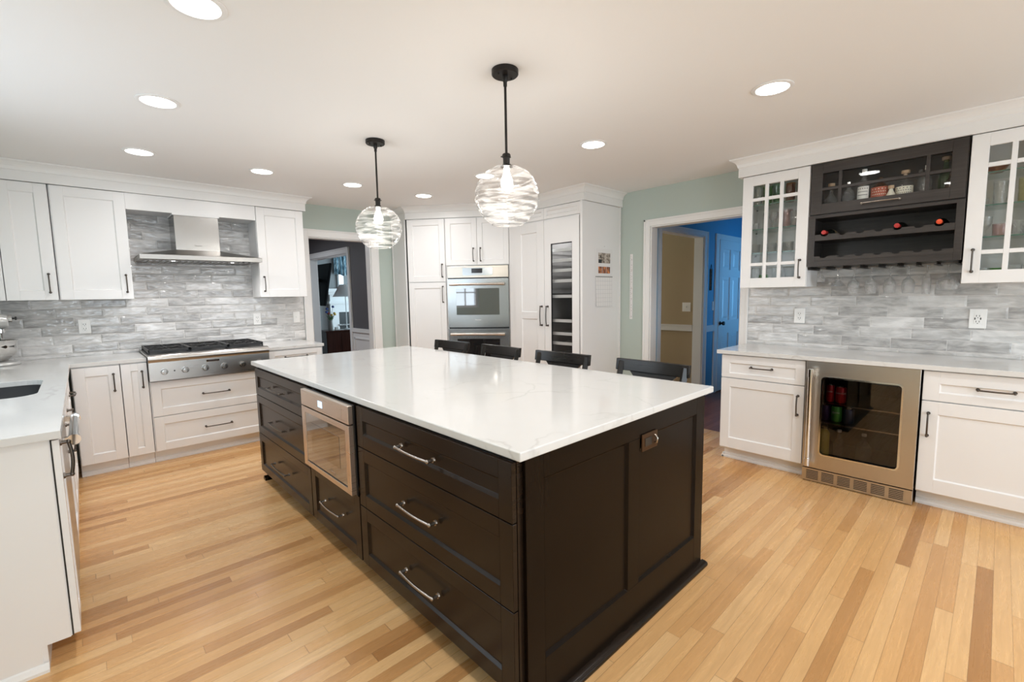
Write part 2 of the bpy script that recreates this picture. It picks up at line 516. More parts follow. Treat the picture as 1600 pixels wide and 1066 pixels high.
class MB:
    def __init__(s):
        s.b = bmesh.new()
        s.mi = 0

    def face(s, vs):
        f = s.b.faces.new(vs)
        f.material_index = s.mi
        return f

    def box(s, x0, x1, y0, y1, z0, z1):
        x0, x1 = sorted((x0, x1)); y0, y1 = sorted((y0, y1)); z0, z1 = sorted((z0, z1))
        v = [s.b.verts.new(p) for p in ((x0, y0, z0), (x1, y0, z0), (x1, y1, z0), (x0, y1, z0), (x0, y0, z1), (x1, y0, z1), (x1, y1, z1), (x0, y1, z1))]
        for q in ((3, 2, 1, 0), (4, 5, 6, 7), (0, 1, 5, 4), (1, 2, 6, 5), (2, 3, 7, 6), (3, 0, 4, 7)):
            s.face([v[i] for i in q])
        return s

    def hexa(s, lo, hi):
        """Box from two quads (four points each, same winding, seen from below: counter-clockwise from above)."""
        v = [s.b.verts.new(p) for p in list(lo)+list(hi)]
        for q in ((3, 2, 1, 0), (4, 5, 6, 7), (0, 1, 5, 4), (1, 2, 6, 5), (2, 3, 7, 6), (3, 0, 4, 7)):
            s.face([v[i] for i in q])
        return s

    def rings(s, rs, cap0=True, cap1=True, close=True):
        R_ = [[s.b.verts.new(p) for p in r] for r in rs]
        n = len(rs[0])
        for a, b in zip(R_, R_[1:]):
            for i in range(n if close else n-1):
                j = (i+1) % n
                s.face([a[i], a[j], b[j], b[i]])
        if cap0 and n > 2:
            s.face(R_[0][::-1])
        if cap1 and n > 2:
            s.face(R_[-1])
        return s

    def tube(s, pts, r, seg=8, caps=True, sq=False):
        pts = [Vector(p) for p in pts]
        rr = r if isinstance(r, (list, tuple)) else [r]*len(pts)
        rs = []
        d = (pts[1]-pts[0]).normalized()
        nrm = d.orthogonal().normalized()
        if abs(d.z) < 0.9:
            nrm = Vector((0, 0, 1)) - d*d.z
            nrm.normalize()
        for i, p in enumerate(pts):
            if i == 0:
                t = pts[1]-pts[0]
            elif i == len(pts)-1:
                t = pts[-1]-pts[-2]
            else:
                t = (pts[i+1]-p).normalized()+(p-pts[i-1]).normalized()
            t.normalize()
            nrm = nrm - t*nrm.dot(t)
            nrm.normalize()
            bn = t.cross(nrm)
            off = math.pi/4 if sq else 0
            rs.append([p+(nrm*math.cos(a)+bn*math.sin(a))*rr[i] for a in [off+2*math.pi*k/seg for k in range(seg)]])
        return s.rings(rs, caps, caps)

    def cyl(s, p0, p1, r0, r1=None, seg=16):
        return s.tube([p0, p1], [r0, r0 if r1 is None else r1], seg)

    def lathe(s, prof, c=(0, 0, 0), seg=20, ax='z', cap0=False, cap1=False, squash=1.0):
        rs = []
        for r, h in prof:
            ring = []
            for k in range(seg):
                a = 2*math.pi*k/seg
                x, y = r*math.cos(a), r*math.sin(a)*squash
                p = {'z': (x, y, h), 'x': (h, x, y), 'y': (y, h, x)}[ax]
                ring.append((c[0]+p[0], c[1]+p[1], c[2]+p[2]))
            rs.append(ring)
        return s.rings(rs, cap0, cap1)

    def prism(s, poly, a, b, ax='z'):
        def P(p, h):
            return {'z': (p[0], p[1], h), 'y': (p[0], h, p[1]), 'x': (h, p[0], p[1])}[ax]
        return s.rings([[P(p, a) for p in poly], [P(p, b) for p in poly]])

    def ball(s, c, r, sx=1, sy=1, sz=1, seg=12, rows=8):
        pr = [(max(1e-4, r*math.sin(math.pi*i/rows)), -r*math.cos(math.pi*i/rows)) for i in range(rows+1)]
        rs = []
        for rad, h in pr:
            rs.append([(c[0]+sx*rad*math.cos(2*math.pi*k/seg), c[1]+sy*rad*math.sin(2*math.pi*k/seg), c[2]+sz*h) for k in range(seg)])
        return s.rings(rs)

    def holed(s, outer, holes, z0, z1):
        """Flat slab with holes, from z0 to z1."""
        b = s.b
        edges = []
        loops = []
        for lp in [outer]+list(holes):
            vs = [b.verts.new((p[0], p[1], z1)) for p in lp]
            loops.append(vs)
            for i in range(len(vs)):
                edges.append(b.edges.new((vs[i], vs[(i+1) % len(vs)])))
        res = bmesh.ops.triangle_fill(b, edges=edges, use_beauty=True, use_dissolve=False, normal=(0, 0, 1))
        fs = [g for g in res['geom'] if isinstance(g, bmesh.types.BMFace)]
        for f in fs:
            if f.normal.z < 0:
                f.normal_flip()
        ex = bmesh.ops.duplicate(b, geom=fs)
        nv = [g for g in ex['geom'] if isinstance(g, bmesh.types.BMVert)]
        nf = [g for g in ex['geom'] if isinstance(g, bmesh.types.BMFace)]
        for v in nv:
            v.co.z = z0
        for f in nf:
            f.normal_flip()
        vm = ex['vert_map']
        for lp in loops:
            n = len(lp)
            for i in range(n):
                a, c = lp[i], lp[(i+1) % n]
                s.face([a, vm[a], vm[c], c])
        bmesh.ops.recalc_face_normals(b, faces=b.faces[:])
        return s

    def build(s, name, mats, parent=None, smooth=None, bevel=0.0, seg=2, fix=True):
        if fix:
            bmesh.ops.recalc_face_normals(s.b, faces=s.b.faces[:])
        me = bpy.data.meshes.new(name)
        s.b.to_mesh(me)
        s.b.free()
        for mm in (mats if isinstance(mats, (list, tuple)) else [mats]):
            me.materials.append(M[mm] if isinstance(mm, str) else mm)
        if smooth:
            for p in me.polygons:
                p.use_smooth = True
            if smooth < 180:
                me.set_sharp_from_angle(angle=R(smooth))
        o = bpy.data.objects.new(name, me)
        COL.objects.link(o)
        if parent:
            o.parent = parent
        if bevel:
            md = o.modifiers.new('bevel', 'BEVEL')
            md.width = bevel
            md.segments = seg
            md.limit_method = 'ANGLE'
            md.angle_limit = R(40)
            md.harden_normals = False
        return o


def thing(name, label, cat, loc=(0, 0, 0), rz=0.0, group=None):
    o = bpy.data.objects.new(name, None)
    COL.objects.link(o)
    o.empty_display_size = 0.1
    o.location = loc
    o.rotation_euler = (0, 0, R(rz))
    tag(o, label, cat, group)
    return o


def tag(o, label, cat, group=None, kind=None):
    o['label'] = label
    o['category'] = cat
    if group:
        o['group'] = group
    if kind:
        o['kind'] = kind
    return o


def struct(o, label=None):
    o['kind'] = 'structure'
    if label:
        o['label'] = label
    return o


def dup(root, loc, rz=None, label=None):
    r = root.copy()
    COL.objects.link(r)
    r.location = loc
    if rz is not None:
        r.rotation_euler = (0, 0, R(rz))
    if label:
        r['label'] = label
    for ch in list(root.children):
        c = ch.copy()
        COL.objects.link(c)
        c.parent = r
        for g in list(ch.children):
            d = g.copy()
            COL.objects.link(d)
            d.parent = c
    return r


def text(name, s, size, mat, parent, loc, rot, label=None, wrap=None, shear=0.0):
    cu = bpy.data.curves.new(name, 'FONT')
    cu.body = s
    cu.size = size
    cu.align_x = 'CENTER'
    cu.align_y = 'CENTER'
    cu.extrude = 0.0004
    cu.resolution_u = 3
    cu.shear = shear
    tmp = bpy.data.objects.new(name, cu)
    COL.objects.link(tmp)
    dg = bpy.context.evaluated_depsgraph_get()
    me = bpy.data.meshes.new_from_object(tmp.evaluated_get(dg))
    bpy.data.objects.remove(tmp)
    if wrap:
        for v in me.vertices:
            a = v.co.x/wrap
            rr = wrap+0.0006+v.co.z
            v.co = Vector((rr*math.sin(a), v.co.y, rr*math.cos(a)-wrap))
    me.materials.clear()
    me.materials.append(M[mat])
    o = bpy.data.objects.new(name, me)
    COL.objects.link(o)
    o.location = loc
    o.rotation_euler = rot
    if parent:
        o.parent = parent
    if label:
        o['label'] = label
    return o


UPF = (R(90), 0, 0)    # lettering upright on a face that looks to local -y

# ---------------------------------------------------------------- cabinet helpers (local frame: x along the face, y into the cabinet, z up)


def pull(parent, mat, v=None, h=None, y=-0.02, drop=0.033, r=0.0052, name='handle'):
    """Bow pull on two posts. v=(x,z0,z1) or h=(x0,x1,z)."""
    if v:
        a, b = Vector((v[0], y, v[1])), Vector((v[0], y, v[2]))
    else:
        a, b = Vector((h[0], y, h[2])), Vector((h[1], y, h[2]))
    ax = (b-a).normalized()
    o = Vector((0, -1, 0))
    L = (b-a).length
    mb = MB()
    for p, sg in ((a, 1), (b, -1)):
        mb.cyl(p+o*0.0005, p+o*0.006, r*1.9, r*1.7, 10)
        mb.cyl(p+o*0.004, p+o*(drop-0.004), r*1.15, r*1.0, 8)
        mb.ball(p+o*(drop-0.004), r*1.35, seg=8, rows=6)
    pts = []
    for i in range(9):
        t = i/8
        pts.append(a+ax*L*t+o*(drop-0.004+0.007*math.sin(math.pi*t)))
    mb.tube(pts, r*0.92, 8)
    return mb.build(name, mat, parent, 50)


def shaker(parent, name, x0, x1, z0, z1, mat, rail=0.062, xs=None, zs=None, y=-0.02, t=0.02, rec=0.0095, railb=None, bevel=0.0012, sl=None):
    """Frame-and-panel front. xs: list of vertical mullion spans, zs: list of rail spans, besides the border."""
    mb = MB()
    xb = [(x0, x0+rail)]+list(xs or [])+[(x1-rail, x1)]
    zb = [(z0, z0+(railb or rail))]+list(zs or [])+[(z1-rail, z1)]
    xb.sort(); zb.sort()
    mb.box(xb[0][0], xb[0][1], y, y+t, z0, z1)
    mb.box(xb[-1][0], xb[-1][1], y, y+t, z0, z1)
    for za, zc in zb:
        mb.box(xb[0][1], xb[-1][0], y, y+t, za, zc)
    for xa, xc in xb[1:-1]:
        for (q0, q1), (p0, p1) in zip(zb, zb[1:]):
            mb.box(xa, xc, y, y+t, q1, p0)
    # the sloping lip round each recessed panel and the panel itself
    sl = sl or (0.009 if mat.startswith('dark') else 0.0065)
    for (a0, a1), (b0, b1) in zip(xb, xb[1:]):
        for (c0, c1), (d0, d1) in zip(zb, zb[1:]):
            X0, X1, Z0, Z1 = a1, b0, c1, d0
            mb.rings([[(X0, y+0.0005, Z0), (X1, y+0.0005, Z0), (X1, y+0.0005, Z1), (X0, y+0.0005, Z1)],
                      [(X0+sl, y+rec, Z0+sl), (X1-sl, y+rec, Z0+sl), (X1-sl, y+rec, Z1-sl), (X0+sl, y+rec, Z1-sl)]], False, True)
    return mb.build(name, mat, parent, None, bevel, 1, fix=False)


def glazed(parent, name, x0, x1, z0, z1, mat, xs, zs, rail=0.078, y=-0.02, t=0.02, bar=0.026, railv=None):
    """Glass door with glazing bars: xs / zs give bar centres."""
    mb = MB()
    rv = railv or rail
    mb.box(x0, x0+rail, y, y+t, z0, z1)
    mb.box(x1-rail, x1, y, y+t, z0, z1)
    mb.box(x0+rail, x1-rail, y, y+t, z0, z0+rv)
    mb.box(x0+rail, x1-rail, y, y+t, z1-rv, z1)
    hb = bar/2
    for xx in xs:
        mb.box(xx-hb, xx+hb, y, y+t-0.002, z0+rv, z1-rv)
    ex = [x0+rail]+[q for xx in xs for q in (xx-hb, xx+hb)]+[x1-rail]
    for zz in zs:
        for i in range(0, len(ex), 2):
            mb.box(ex[i], ex[i+1], y, y+t-0.002, zz-hb, zz+hb)
    d = mb.build(name, mat, parent, None, 0.0012, 1)
    MB().box(x0+rail-0.004, x1-rail+0.004, y+t-0.0015, y+t+0.0015, z0+rv-0.004, z1-rv+0.004).build('glass_pane', 'pane', d)
    return d


def carcass(parent, x0, x1, y0, y1, z0, z1, mat, name='body'):
    return MB().box(x0, x1, y0, y1, z0, z1).build(name, mat, parent, None, 0.001, 1)


def toe(parent, x0, x1, yk, mat, h=0.1, mould=True, endl=False):
    mb = MB()
    mb.box(x0, x1, yk, yk+0.015, 0.0, h)
    if mould:
        mb.prism([(yk-0.018, 0), (yk-0.018, 0.012), (yk-0.010, 0.022), (yk-0.008, 0.034), (yk, 0.038), (yk, 0)], x0-(0.012 if endl else 0), x1, 'x')
    if endl:
        mb.box(x0, x0+0.015, yk+0.015, yk+0.45, 0, h)
        mb.prism([(x0-0.018, 0), (x0-0.018, 0.012), (x0-0.008, 0.034), (x0, 0.038), (x0, 0)], yk-0.018, yk+0.45, 'y')
    return mb.build('toe_kick', mat, parent)


# ================================================================ SETTING
CZ = 2.457
# floors
struct(MB().box(-0.9, 4.52, -2.6, 5.5, -0.05, 0).build('floor', 'oak'), 'honey oak strip floor')
struct(MB().box(4.52, 8.2, 0.2, 2.65, -0.05, -0.001).build('floor_hall', 'hallwood'))
struct(MB().box(4.52, 8.2, 2.65, 6.6, -0.05, -0.001).build('floor_dining', 'hallwood'))
struct(MB().box(0.2, 2.95, 5.5, 9.2, -0.05, -0.001).build('floor_study', 'hallwood'))
struct(MB().box(2.95, 7.6, 6.6, 11.2, -0.05, -0.001).build('floor_living', 'hallwood'))
struct(MB().box(-0.9, 8.3, -2.7, 6.6, CZ, CZ+0.08).build('ceiling', 'ceiling'))
struct(MB().box(0.1, 7.7, 6.6, 11.3, CZ+0.0, CZ+0.08).build('ceiling_living', 'ceiling'))
# right wall with the doorway y 1.625..2.545
DY0, DY1, DH = 1.625, 2.545, 2.07
mb = MB()
mb.box(4.40, 4.52, -2.6, DY0, 0, CZ)
mb.box(4.40, 4.52, DY1, 5.62, 0, CZ)
mb.box(4.40, 4.52, DY0, DY1, DH, CZ)
struct(mb.build('wall_right', 'green'), 'sage green wall')
# back wall with the doorway x 1.975..2.742
BX0, BX1, BH = 1.975, 2.742, 2.09
mb = MB()
mb.box(-0.9, BX0, 5.5, 5.62, 0, CZ)
mb.box(BX1, 4.40, 5.5, 5.62, 0, CZ)
mb.box(BX0, BX1, 5.5, 5.62, BH, CZ)
struct(mb.build('wall_back', 'green'), 'sage green wall behind the range')
# left wall with the window over the sink, and the wall behind the camera with two windows added for fill
mb = MB()
mb.box(-0.9, -0.76, -2.6, 2.12, 0, CZ)
mb.box(-0.9, -0.76, 3.9, 5.5, 0, CZ)
mb.box(-0.9, -0.76, 2.12, 3.9, 0, 1.12)
mb.box(-0.9, -0.76, 2.12, 3.9, 2.12, CZ)
struct(mb.build('wall_left', 'green'))
mb = MB()
mb.box(-0.9, -0.2, -2.7, -2.58, 0, CZ)
mb.box(1.5, 2.1, -2.7, -2.58, 0, CZ)
mb.box(3.8, 4.52, -2.7, -2.58, 0, CZ)
for a, b in ((-0.2, 1.5), (2.1, 3.8)):
    mb.box(a, b, -2.7, -2.58, 0, 0.4)
    mb.box(a, b, -2.7, -2.58, 2.1, CZ)
struct(mb.build('wall_front', 'wallwhite'))


def window(n, axis, pos, a0, a1, z0, z1, thick, nx, nz):
    mb = MB()

    def bx(p0, p1, q0, q1, d0, d1):
        if axis == 'y':
            mb.box(p0, p1, pos+d0, pos+d1, q0, q1)
        else:
            mb.box(pos+d0, pos+d1, p0, p1, q0, q1)
    f = 0.05
    bx(a0, a0+f, z0, z1, 0, thick); bx(a1-f, a1, z0, z1, 0, thick)
    bx(a0+f, a1-f, z0, z0+f, 0, thick); bx(a0+f, a1-f, z1-f, z1, 0, thick)
    for i in range(1, nx):
        c = a0+(a1-a0)*i/nx
        bx(c-0.012, c+0.012, z0+f, z1-f, 0.01, thick-0.01)
    for i in range(1, nz):
        c = z0+(z1-z0)*i/nz
        bx(a0+f, a1-f, c-0.012, c+0.012, 0.012, thick-0.012)
    o = struct(mb.build('window_%d' % n, 'trim'))
    mb = MB()
    if axis == 'y':
        mb.box(a0+f, a1-f, pos+thick/2-0.002, pos+thick/2+0.002, z0+f, z1-f)
    else:
        mb.box(pos+thick/2-0.002, pos+thick/2+0.002, a0+f, a1-f, z0+f, z1-f)
    mb.build('window_glass', 'pane', o)


window(1, 'x', -0.85, 2.12, 3.9, 1.12, 2.12, 0.05, 6, 3)
window(2, 'y', -2.66, -0.2, 1.5, 0.4, 2.1, 0.05, 2, 3)  # this and the next are added windows for the fill lamps
window(3, 'y', -2.66, 2.1, 3.8, 0.4, 2.1, 0.05, 2, 3)

# casings round the two kitchen doorways, with their jambs


def casing_x(n, face, y0, y1, h, wdt, mat='trim', depth=0.12, t=0.018, sgn=-1):
    """Doorway in a wall of constant x; face = room-side x."""
    mb = MB()
    f0, f1 = (face-t, face) if sgn < 0 else (face, face+t)
    mb.box(f0, f1, y0-wdt, y0, 0, h+wdt)
    mb.box(f0, f1, y1, y1+wdt, 0, h+wdt)
    mb.box(f0, f1, y0, y1, h, h+wdt)
    g0, g1 = (face, face+depth) if sgn < 0 else (face-depth, face)
    mb.box(g0, g1, y0, y0+0.012, 0, h)
    mb.box(g0, g1, y1-0.012, y1, 0, h)
    mb.box(g0, g1, y0+0.012, y1-0.012, h-0.012, h)
    # raised outer bead
    e0, e1 = (face-t-0.008, face-t) if sgn < 0 else (face+t, face+t+0.008)
    mb.box(e0, e1, y0-wdt, y0-wdt+0.018, 0, h+wdt)
    mb.box(e0, e1, y1+wdt-0.018, y1+wdt, 0, h+wdt)
    mb.box(e0, e1, y0-wdt, y1+wdt, h+wdt-0.018, h+wdt)
    return struct(mb.build('trim_%d' % n, mat, None, None, 0.001, 1))


def casing_y(n, face, x0, x1, h, wdt, wr=None, mat='trim', depth=0.12, t=0.018):
    """Doorway in a wall of constant y, room on the -y side."""
    wr = wr or wdt
    mb = MB()
    mb.box(x0-wdt, x0, face-t, face, 0, h+wdt)
    mb.box(x1, x1+wr, face-t, face, 0, h+wdt)
    mb.box(x0, x1, face-t, face, h, h+wdt)
    mb.box(x0, x0+0.012, face, face+depth, 0, h)
    mb.box(x1-0.012, x1, face, face+depth, 0, h)
    mb.box(x0+0.012, x1-0.012, face, face+depth, h-0.012, h)
    mb.box(x0-wdt, x0-wdt+0.016, face-t-0.008, face-t, 0, h+wdt)
    mb.box(x1+wr-0.016, x1+wr, face-t-0.008, face-t, 0, h+wdt)
    mb.box(x0-wdt, x1+wr, face-t-0.008, face-t, h+wdt-0.016, h+wdt)
    return struct(mb.build('trim_%d' % n, mat, None, None, 0.001, 1))


casing_x(1, 4.40, DY0, DY1, DH, 0.068)
casing_y(2, 5.5, BX0, BX1, BH, 0.085, 0.10)

# crown over the cabinets
CROWN = [(0.0, 2.312), (0.022, 2.312), (0.022, 2.385), (0.028, 2.39), (0.03, 2.398), (0.034, 2.412), (0.042, 2.425), (0.055, 2.437), (0.068, 2.444), (0.076, 2.447), (0.08, 2.456), (0.0, 2.456)]


def sweep(n, path, prof, mat='trim'):
    P = [Vector((p[0], p[1])) for p in path]
    rs = []
    for i, p in enumerate(P):
        def nr(a, b):
            d = (b-a).normalized()
            return Vector((d.y, -d.x))
        if i == 0:
            o = nr(P[0], P[1])
        elif i == len(P)-1:
            o = nr(P[-2], P[-1])
        else:
            n1, n2 = nr(P[i-1], p), nr(p, P[i+1])
            b = (n1+n2).normalized()
            o = b/max(0.2, b.dot(n1))
        rs.append([(p.x+o.x*q, p.y+o.y*q, z) for q, z in prof])
    mb = MB()
    mb.rings(rs)
    return struct(mb.build('trim_%d' % n, mat))


sweep(3, [(-0.755, 5.188), (1.83, 5.188), (1.83, 5.498)], CROWN)
sweep(4, [(3.07, 5.498), (2.978, 5.0), (3.765, 4.03), (3.745, 2.908), (4.398, 2.908)], CROWN)
sweep(5, [(4.398, 1.525), (4.068, 1.525), (4.068, -0.305), (4.398, -0.305)], CROWN)
# baseboards on the bare stretches of the two green walls
struct(MB().box(4.388, 4.40, 2.615, 2.905, 0, 0.11).build('baseboard_right', 'trim', None, None, 0.002, 1))
struct(MB().box(2.845, 3.06, 5.488, 5.5, 0, 0.11).build('baseboard_back', 'trim', None, None, 0.002, 1))

# tile between the counters and the wall cabinets
o = MB().box(-0.755, 1.885, 5.490, 5.4995, 0.9145, 2.30).build('wall_back_tile', 'tile_x')
struct(o, 'grey glazed tile behind the range')
o = MB().box(4.390, 4.3995, -0.345, 1.558, 0.9145, 1.60).build('wall_right_tile', 'tile_y')
struct(o, 'grey glazed tile behind the bar counter')

# ================================================================ CEILING LIGHTS
lamp_spots = [
    (0.40, 2.08, 'large bright recessed light at the upper left, over the sink side counter', 1),
    (0.403, 3.19, 'recessed light over the left aisle, second from the range wall', 1),
    (0.41, 4.33, 'recessed light in front of the range wall, leftmost of its row', 1),
    (1.218, 4.34, 'recessed light in front of the range hood, second of its row', 1),
    (2.0, 4.315, 'recessed light in front of the back doorway, third of its row', 1),
    (2.785, 4.305, 'recessed light in front of the oven tower, rightmost of the back row', 1),
    (2.762, 3.257, 'recessed light half hidden behind the top of the nearer pendant globe', 1),
    (2.80, 2.089, 'recessed light over the stools, level with the right doorway', 1),
    (2.78, 0.903, 'recessed light in front of the bar, nearest to the wine cabinet', 1),
]
first = None
for x, y, lab, _ in lamp_spots:
    if first is None:
        t = thing('recessed_light', lab, 'ceiling light', (x, y, CZ), 0, 'recessed ceiling lights')
        mb = MB()
        mb.lathe([(0.078, -0.0005), (0.100, -0.0005), (0.100, -0.004), (0.094, -0.007), (0.080, -0.006), (0.078, -0.0005)], seg=40)
        mb.build('trim_ring', 'trim', t, 60)
        mb = MB()
        mb.lathe([(0.0005, -0.003), (0.0785, -0.003), (0.0785, -0.001), (0.0005, -0.001)], seg=40, cap0=True, cap1=True)
        mb.build('lens', 'lamp', t)
        first = t
    else:
        t = dup(first, (x, y, CZ), 0, lab)
    area('recessed_lamp', (x, y, CZ-0.012), (0, 0, 0), 0.15, 0.15, 4.2, WARM, 170, shape='DISK')
# the same lamps go on along the unseen half of the room
for x, y in ((0.4, 0.9), (0.4, -0.4), (1.6, -1.0), (2.78, -0.4), (1.6, 0.4)):
    t = dup(first, (x, y, CZ), 0, 'recessed light on the ceiling behind the camera')
    area('recessed_lamp', (x, y, CZ-0.012), (0, 0, 0), 0.15, 0.15, 4.2, WARM, 170, shape='DISK')

# ================================================================ PENDANTS


def pendant(loc, label):
    t = thing('pendant_light', label, 'pendant light', (loc[0], loc[1], CZ), 0, 'globe pendants over the island')
    mb = MB()
    mb.lathe([(0.001, -0.001), (0.064, -0.001), (0.064, -0.022), (0.060, -0.026), (0.001, -0.026)], seg=32, cap0=True, cap1=True)
    for sx in (-1, 1):
        mb.cyl((sx*0.042, 0, -0.025), (sx*0.042, 0, -0.034), 0.005, 0.004, 10)
    mb.lathe([(0.013, -0.026), (0.013, -0.05), (0.009, -0.056), (0.009, -0.075)], seg=16, cap1=True)
    mb.build('canopy', 'blackmetal', t, 40)
    mb = MB()
    mb.cyl((0, 0, -0.05), (0, 0, -0.40), 0.0062, None, 12)
    mb.build('rod', 'blackmetal', t, 40)
    mb = MB()
    mb.lathe([(0.001, -0.385), (0.017, -0.388), (0.021, -0.394), (0.021, -0.404), (0.017, -0.408), (0.0165, -0.436), (0.022, -0.438), (0.030, -0.446), (0.030, -0.450), (0.001, -0.450)], seg=24, cap0=True, cap1=True)
    for k in range(3):
        a = 2*math.pi*k/3
        mb.cyl((0.021*math.cos(a), 0.021*math.sin(a), -0.399), (0.028*math.cos(a), 0.028*math.sin(a), -0.399), 0.003, None, 8)
    mb.build('socket', 'blackmetal', t, 40)
    zc, rad = -0.587, 0.157
    pr = []
    n = 30
    for i in range(n+1):
        a = R(11)+(R(149)-R(11))*i/n
        rr = rad*math.sin(a)
        zz = zc+rad*math.cos(a)*(0.92 if a < math.pi/2 else 1.0)
        wob = 0.0016*math.sin(i*2.1)+0.001*math.sin(i*4.7)
        pr.append((rr+wob, zz))
    pr += [(pr[-1][0]-0.004, pr[-1][1]-0.006), (pr[-1][0]-0.008, pr[-1][1]-0.002)]
    mb = MB()
    mb.lathe(pr, seg=56)
    mb.build('glass_globe', 'globe', t, 180)
    mb = MB()
    mb.lathe([(0.001, -0.452), (0.013, -0.454), (0.014, -0.475), (0.020, -0.492), (0.028, -0.512), (0.030, -0.530), (0.026, -0.548), (0.014, -0.560), (0.001, -0.563)], seg=20)
    mb.build('bulb', 'bulb', t, 180)
    d = bpy.data.lights.new('pendant_lamp', 'POINT')
    d.energy = 3.5
    d.color = (1.0, 0.92, 0.82)
    d.shadow_soft_size = 0.035
    lo = bpy.data.objects.new('pendant_lamp', d)
    COL.objects.link(lo)
    lo.location = (loc[0], loc[1], CZ-0.60)
    return t


pendant((1.578, 1.697), 'clear rippled glass globe pendant hanging nearer, larger in view')
pendant((1.577, 3.019), 'clear rippled glass globe pendant hanging farther, left, by the back doorway')

# ================================================================ ISLAND
FX = 0.935


def island_unit(name, label, yl, w):
    t = thing(name, label, 'cabinet', (FX, yl, 0), -90)
    MB().box(0.0015, w-0.0015, 0.0, 0.90, 0.098, 0.883).build('body', 'dark', t)
    MB().box(0.0015, w-0.0015, 0.075, 0.09, 0.0, 0.0975).build('toe_kick', 'gap', t)
    return t


t = island_unit('drawer_cabinet', 'dark island cabinet with three narrow drawers at the far left end', 3.772, 1.057)
for z0, z1 in ((0.683, 0.876), (0.392, 0.679), (0.098, 0.388)):
    d = shaker(t, 'drawer', 0.004, 1.053, z0, z1, 'dark', 0.055)
    zc = (z0+z1)/2
    pull(d, 'pull', h=(0.37, 0.66, zc))
t = island_unit('microwave_cabinet', 'dark island cabinet holding the microwave above one drawer', 2.712, 0.645)
d = shaker(t, 'drawer', 0.004, 0.641, 0.098, 0.424, 'dark', 0.058)
pull(d, 'pull_lit', h=(0.2, 0.437, 0.262))
t = island_unit('drawer_cabinet', 'dark island cabinet with three wide drawers nearest the camera', 2.064, 1.082)
for z0, z1 in ((0.683, 0.876), (0.392, 0.679), (0.098, 0.388)):
    d = shaker(t, 'drawer', 0.004, 1.078, z0, z1, 'dark', 0.062)
    zc = (z0+z1)/2
    pull(d, 'pull_lit', h=(0.42, 0.655, zc), r=0.0062)

# microwave drawer appliance, standing proud of the cabinet
t = thing('microwave_oven', 'stainless built-in microwave drawer in the dark island', 'microwave', (FX, 2.710, 0), -90)
MB().box(0.004, 0.638, -0.028, -0.0208, 0.43, 0.876).build('body', 'black', t)
mb = MB()
mb.box(0.002, 0.630, -0.052, -0.028, 0.785, 0.874)
cp = mb.build('control_panel', 'mw_steel', t, None, 0.002)
mb = MB()
mb.box(0.075, 0.560, -0.0535, -0.0522, 0.797, 0.862)
mb.build('panel_inset', 'mw_steel', cp)
MB().box(0.262, 0.318, -0.0548, -0.0535, 0.812, 0.846).build('display', 'screen', cp)
mb = MB()
mb.box(0.002, 0.050, -0.052, -0.028, 0.435, 0.778)
mb.box(0.585, 0.630, -0.052, -0.028, 0.435, 0.778)
mb.box(0.050, 0.585, -0.052, -0.028, 0.748, 0.778)
mb.box(0.050, 0.585, -0.052, -0.028, 0.435, 0.462)
dr = mb.build('drawer_front', 'mw_steel', t, None, 0.0015)
MB().box(0.050, 0.585, -0.049, -0.03, 0.470, 0.748).build('glass', 'mw_glass', dr)
MB().box(0.050, 0.585, -0.046, -0.03, 0.462, 0.470).build('shadow_gap', 'gap', dr)
MB().box(0.13, 0.505, -0.0502, -0.0491, 0.535, 0.70).build('window', 'oven_glass', dr)
text('brand_mark', 'Thermador', 0.014, 'mw_steel', dr, (0.40, -0.0497, 0.492), UPF)

# near end panel with two recessed fields and a base moulding
t = thing('island_end_panel', 'dark panelled island end with two recessed fields facing the camera', 'island panel', (0.957, 0.968, 0))
shaker(t, 'panel', 0.0, 1.245, 0.02, 0.883, 'dark_v_shaded', 0.083, xs=[(0.573, 0.656)], y=0, t=0.0135, rec=0.0105, railb=0.158)
mb = MB()
mb.prism([(0.0, 0), (-0.028, 0), (-0.030, 0.010), (-0.026, 0.018), (-0.016, 0.022), (0.0, 0.024)], -0.004, 1.262, 'x')
mb.prism([(1.2455, 0), (1.262, 0), (1.262, 0.018), (1.2455, 0.024)], 0.0, 0.1, 'y')
mb.build('base_moulding', 'dark', t, 60)
t = thing('island_end_panel', 'dark panelled island end at the far side, toward the range', 'island panel', (0.957, 3.800, 0))
MB().box(0.0, 1.245, -0.0255, 0.0, 0.0, 0.883).build('panel', 'dark', t)
mb = MB()
mb.prism([(0.0, 0), (0.028, 0), (0.026, 0.018), (0.016, 0.03), (0.0, 0.034)], -0.02, 1.262, 'x')
mb.build('base_moulding', 'dark', t, 60)
mb = MB()
mb.hexa([(-0.021, -0.0255, 0), (0.06, -0.0255, 0), (0.06, 0, 0), (-0.021, 0, 0)], [(-0.021, -0.0255, 0.02), (0.06, -0.0255, 0.02), (0.06, 0, 0.02), (-0.021, 0, 0.02)])
mb.build('foot', 'dark', t)
# seating-side back panel of the island
t = thing('island_back_panel', 'dark back panel of the island on the stool side', 'island panel', (1.838, 3.772, 0), 0)
MB().box(0, 0.02, -2.783, -0.002, 0.0, 0.883).build('panel', 'dark', t)
# worktop
o = MB().box(0.925, 2.279, 0.958, 3.905, 0.8835, 0.914)
o = o.build('island_worktop', 'quartz', None, 35, 0.004, 3)
tag(o, 'white veined quartz worktop over the dark island', 'worktop')
